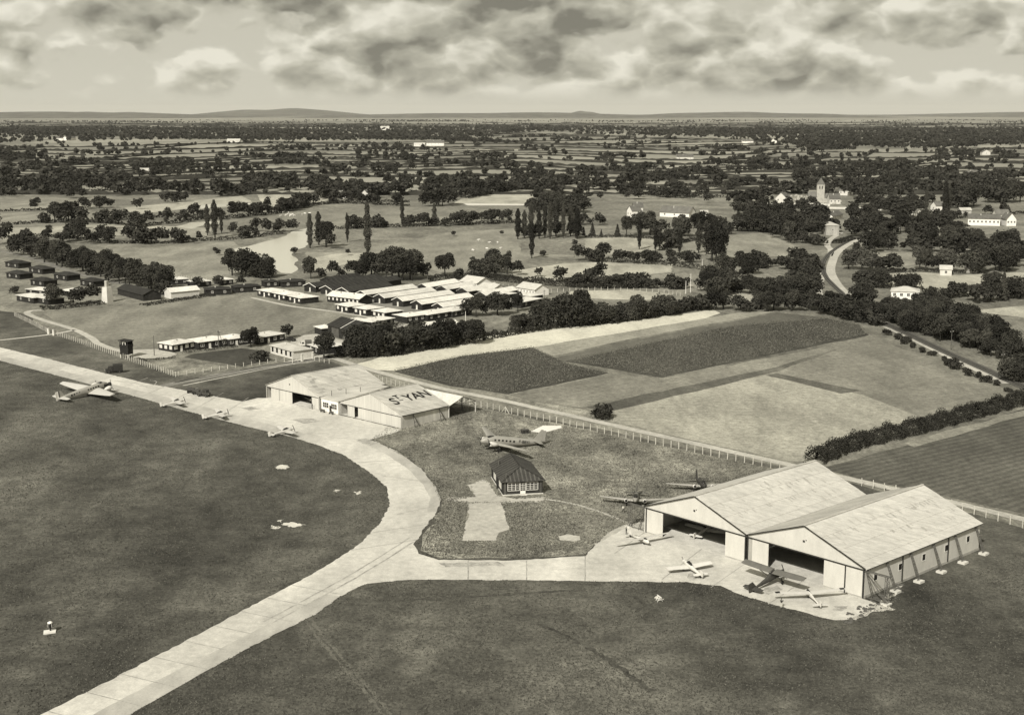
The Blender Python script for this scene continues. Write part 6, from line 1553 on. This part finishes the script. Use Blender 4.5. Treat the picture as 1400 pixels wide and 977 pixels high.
# ------------------------------------------------------------------ people
def person(lab, at, head, shirt, legs, pose='stand', z=.06):
    J = {'pel':(0,0,.95),'waist':(0,0,1.1),'chest':(0,0,1.38),'neck':(0,0,1.52),'head':(.03,0,1.64),'top':(.02,0,1.74),
         'hl':(0,.1,.9),'kl':(.04,.12,.5),'al':(0,.13,.09),'tl':(.16,.14,.04),'hr':(0,-.1,.9),'kr':(.02,-.12,.5),'ar':(-.06,-.13,.09),'tr':(.1,-.14,.04),
         'sl':(0,.2,1.42),'el':(.02,.27,1.14),'wl':(.1,.28,.9),'fl':(.13,.27,.82),'sr':(0,-.2,1.42),'er':(.02,-.27,1.14),'wr':(.1,-.28,.9),'fr':(.13,-.27,.82)}
    if pose == 'reach': J.update(el=(.22,.24,1.25), wl=(.46,.18,1.3), fl=(.54,.17,1.3), er=(.22,-.24,1.2), wr=(.46,-.18,1.3), fr=(.54,-.17,1.3))
    if pose == 'walk': J.update(kl=(.2,.11,.52), al=(.22,.11,.09), tl=(.38,.11,.05), kr=(-.08,-.11,.5), ar=(-.3,-.11,.14), tr=(-.18,-.12,.05), wl=(-.1,.27,.92), fl=(-.12,.27,.84))
    Rr = dict(pel=.15,waist=.14,chest=.17,neck=.07,head=.1,top=.075,hl=.1,kl=.075,al=.05,tl=.04,hr=.1,kr=.075,ar=.05,tr=.04,sl=.075,el=.05,wl=.038,fl=.04,sr=.075,er=.05,wr=.038,fr=.04)
    E_ = [('pel','waist'),('waist','chest'),('chest','neck'),('neck','head'),('head','top'),('pel','hl'),('hl','kl'),('kl','al'),('al','tl'),('pel','hr'),('hr','kr'),('kr','ar'),('ar','tr'),('chest','sl'),('sl','el'),('el','wl'),('wl','fl'),('chest','sr'),('sr','er'),('er','wr'),('wr','fr')]
    ks = list(J); me = bpy.data.meshes.new('person'); me.from_pydata([J[k] for k in ks], [(ks.index(a), ks.index(b_)) for a, b_ in E_], [])
    o = bpy.data.objects.new('person', me); C.objects.link(o)
    o.modifiers.new('skin', 'SKIN'); sv = me.skin_vertices[0].data
    for i, k in enumerate(ks): sv[i].radius = (Rr[k], Rr[k]); sv[i].use_root = (k == 'pel')
    o.modifiers.new('sub', 'SUBSURF').levels = 1
    m2 = bpy.data.meshes.new_from_object(o.evaluated_get(bpy.context.evaluated_depsgraph_get()))
    o.modifiers.clear(); o.data = m2; m2.materials.clear()
    for m_ in (shirt, legs, skin_m): m2.materials.append(m_)
    for pl in m2.polygons:
        c_ = pl.center; pl.material_index = 2 if c_.z > 1.5 or (abs(c_.y) > .22 and c_.z < 1.0) else 0 if c_.z > 1.0 else 1
    m2.shade_smooth()
    p = G(*at); o.location = (p.x, p.y, z); o.rotation_euler = (0, 0, head)
    hb_ = MB().tube([(.0,0,1.66),(-.01,0,1.76),(-.01,0,1.8)], [.112,.1,.03], 8).build('hair', cloth_d_m, o, True)
    return tag(o, lab, 'person')
person('person in dark clothes standing at the marked glider wing tip', (1068,831), R(60), cloth_d_m, cloth_l_m, 'reach', .08)
person('person in white shirt walking on the grass near the hangar wall', (852,701), R(-60), cloth_l_m, cloth_d_m, 'walk')
person('person in dark overalls by the tail of the white glider', (856,731), R(20), cloth_d_m, cloth_d_m, 'stand', .08)
person('person in dark overalls standing at the half open hangar doorway', (427,559.5), R(160), cloth_d_m, cloth_d_m, 'stand', .08)

# ------------------------------------------------------------------ grass tufts over the turf (uncountable)
def inpoly(X, Y, poly):
    c = np.zeros(len(X), bool); j = len(poly)-1
    for i in range(len(poly)):
        xi, yi = poly[i]; xj, yj = poly[j]
        if yi != yj: c ^= ((yi > Y) != (yj > Y)) & (X < (xj-xi)*(Y-yi)/(yj-yi)+xi)
        j = i
    return c
def worldpoly(px): return [tuple(G(*p)[:2]) for p in px]
def tufts(name, lab, px, n, size, m, keepout, seed=0):
    r = np.random.default_rng(seed)
    # uniform over the picture-facing ground with more of them nearer, laid out in world space
    poly = worldpoly(px); A = np.array(poly)
    X = r.uniform(A[:,0].min(), A[:,0].max(), n*4); Y = A[:,1].min() + (A[:,1].max()-A[:,1].min())*r.uniform(0, 1, n*4)**1.5
    k = inpoly(X, Y, poly) & (np.abs(X) < Y*.40+6)
    clump = np.sin(X*.21+np.sin(Y*.13)*2)*np.sin(Y*.17+np.sin(X*.11)*2)
    k &= r.uniform(-1.2, 1.2, len(X)) < clump + .35
    for q in keepout: k &= ~inpoly(X, Y, worldpoly(q))
    X, Y = X[k][:n], Y[k][:n]
    P = np.stack([X, Y, r.uniform(.02, .16, len(X))], 1)
    q, f = leaf_quads(P, np.tile((0., -.2, .9), (len(P), 1)), size, .55)
    return tag(rawmesh(name, q, f, m), lab, 'grass', kind='stuff')
t1 = mat('dark grass blades', .062, ((.3, .25, None),), tint=FT); t2 = mat('dry grass blades', .17, ((.2, .25, None),), tint=FT)
AIR = [(-120,1010),(-160,700),(-60,520),(0,493),(200,546),(260,563),(330,581),(400,598),(1180,830),(1440,740),(1500,1010)]
KO = [TX] + [[(812,748),(832,728),(856,717),(884,713),(900,722),(868,738),(840,748)], [(645,664),(660,657),(667,660),(680,678),(705,682),(742,681),(740,685),(645,686),(620,684),(650,679)], [(764,733),(775,730),(792,733),(794,738),(782,740),(765,738)], [(725,591),(742,581),(769,581),(769,586),(742,593)], [(376,638),(384,635),(396,637),(392,641),(380,641)], [(384,716),(398,713),(418,717),(402,721)], [(641,688),(685,687),(697,724),(679,739),(631,739)], [(680,640),(745,652),(742,676),(687,680)], [(880,720),(1180,660),(1345,750),(1180,820)]]
tufts('grass_tufts', 'short dark tufts of the airfield turf', AIR, 130000, .10, t1, KO, 1)
t3 = mat('turf blades', .115, ((.2, .25, None),), tint=FT)
tufts('dry_grass_tufts', 'short dry tufts in the airfield turf', AIR, 60000, .09, t3, KO, 2)
DRY = [(508,600),(560,560),(640,556),(700,568),(1058,641),(885,700),(880,728),(815,742),(700,763),(575,752),(604,690),(580,640)]
tufts('dry_grass_tufts', 'dry tufts of rough grass around the dark hut', DRY, 45000, .13, t2, KO[1:], 3)
tufts('grass_tufts', 'dark tufts of rough grass around the dark hut', DRY, 14000, .12, t1, KO[1:], 4)

# ------------------------------------------------------------------ light summer haze
hzm = bpy.data.materials.new('summer haze'); hzm.use_nodes = True
ht = hzm.node_tree; ht.nodes.clear()
pv = ht.nodes.new('ShaderNodeVolumePrincipled'); pv.inputs['Color'].default_value = (1, .98, .9, 1); pv.inputs['Density'].default_value = 1.1e-5; pv.inputs['Anisotropy'].default_value = 0.0
ho = ht.nodes.new('ShaderNodeOutputMaterial'); ht.links.new(pv.outputs[0], ho.inputs['Volume'])
hb = MB().box(-60000, 60000, -2000, 70000, -6, 420).build('haze', hzm)
tag(hb, 'thin pale haze over the whole plain', 'haze', kind='stuff')
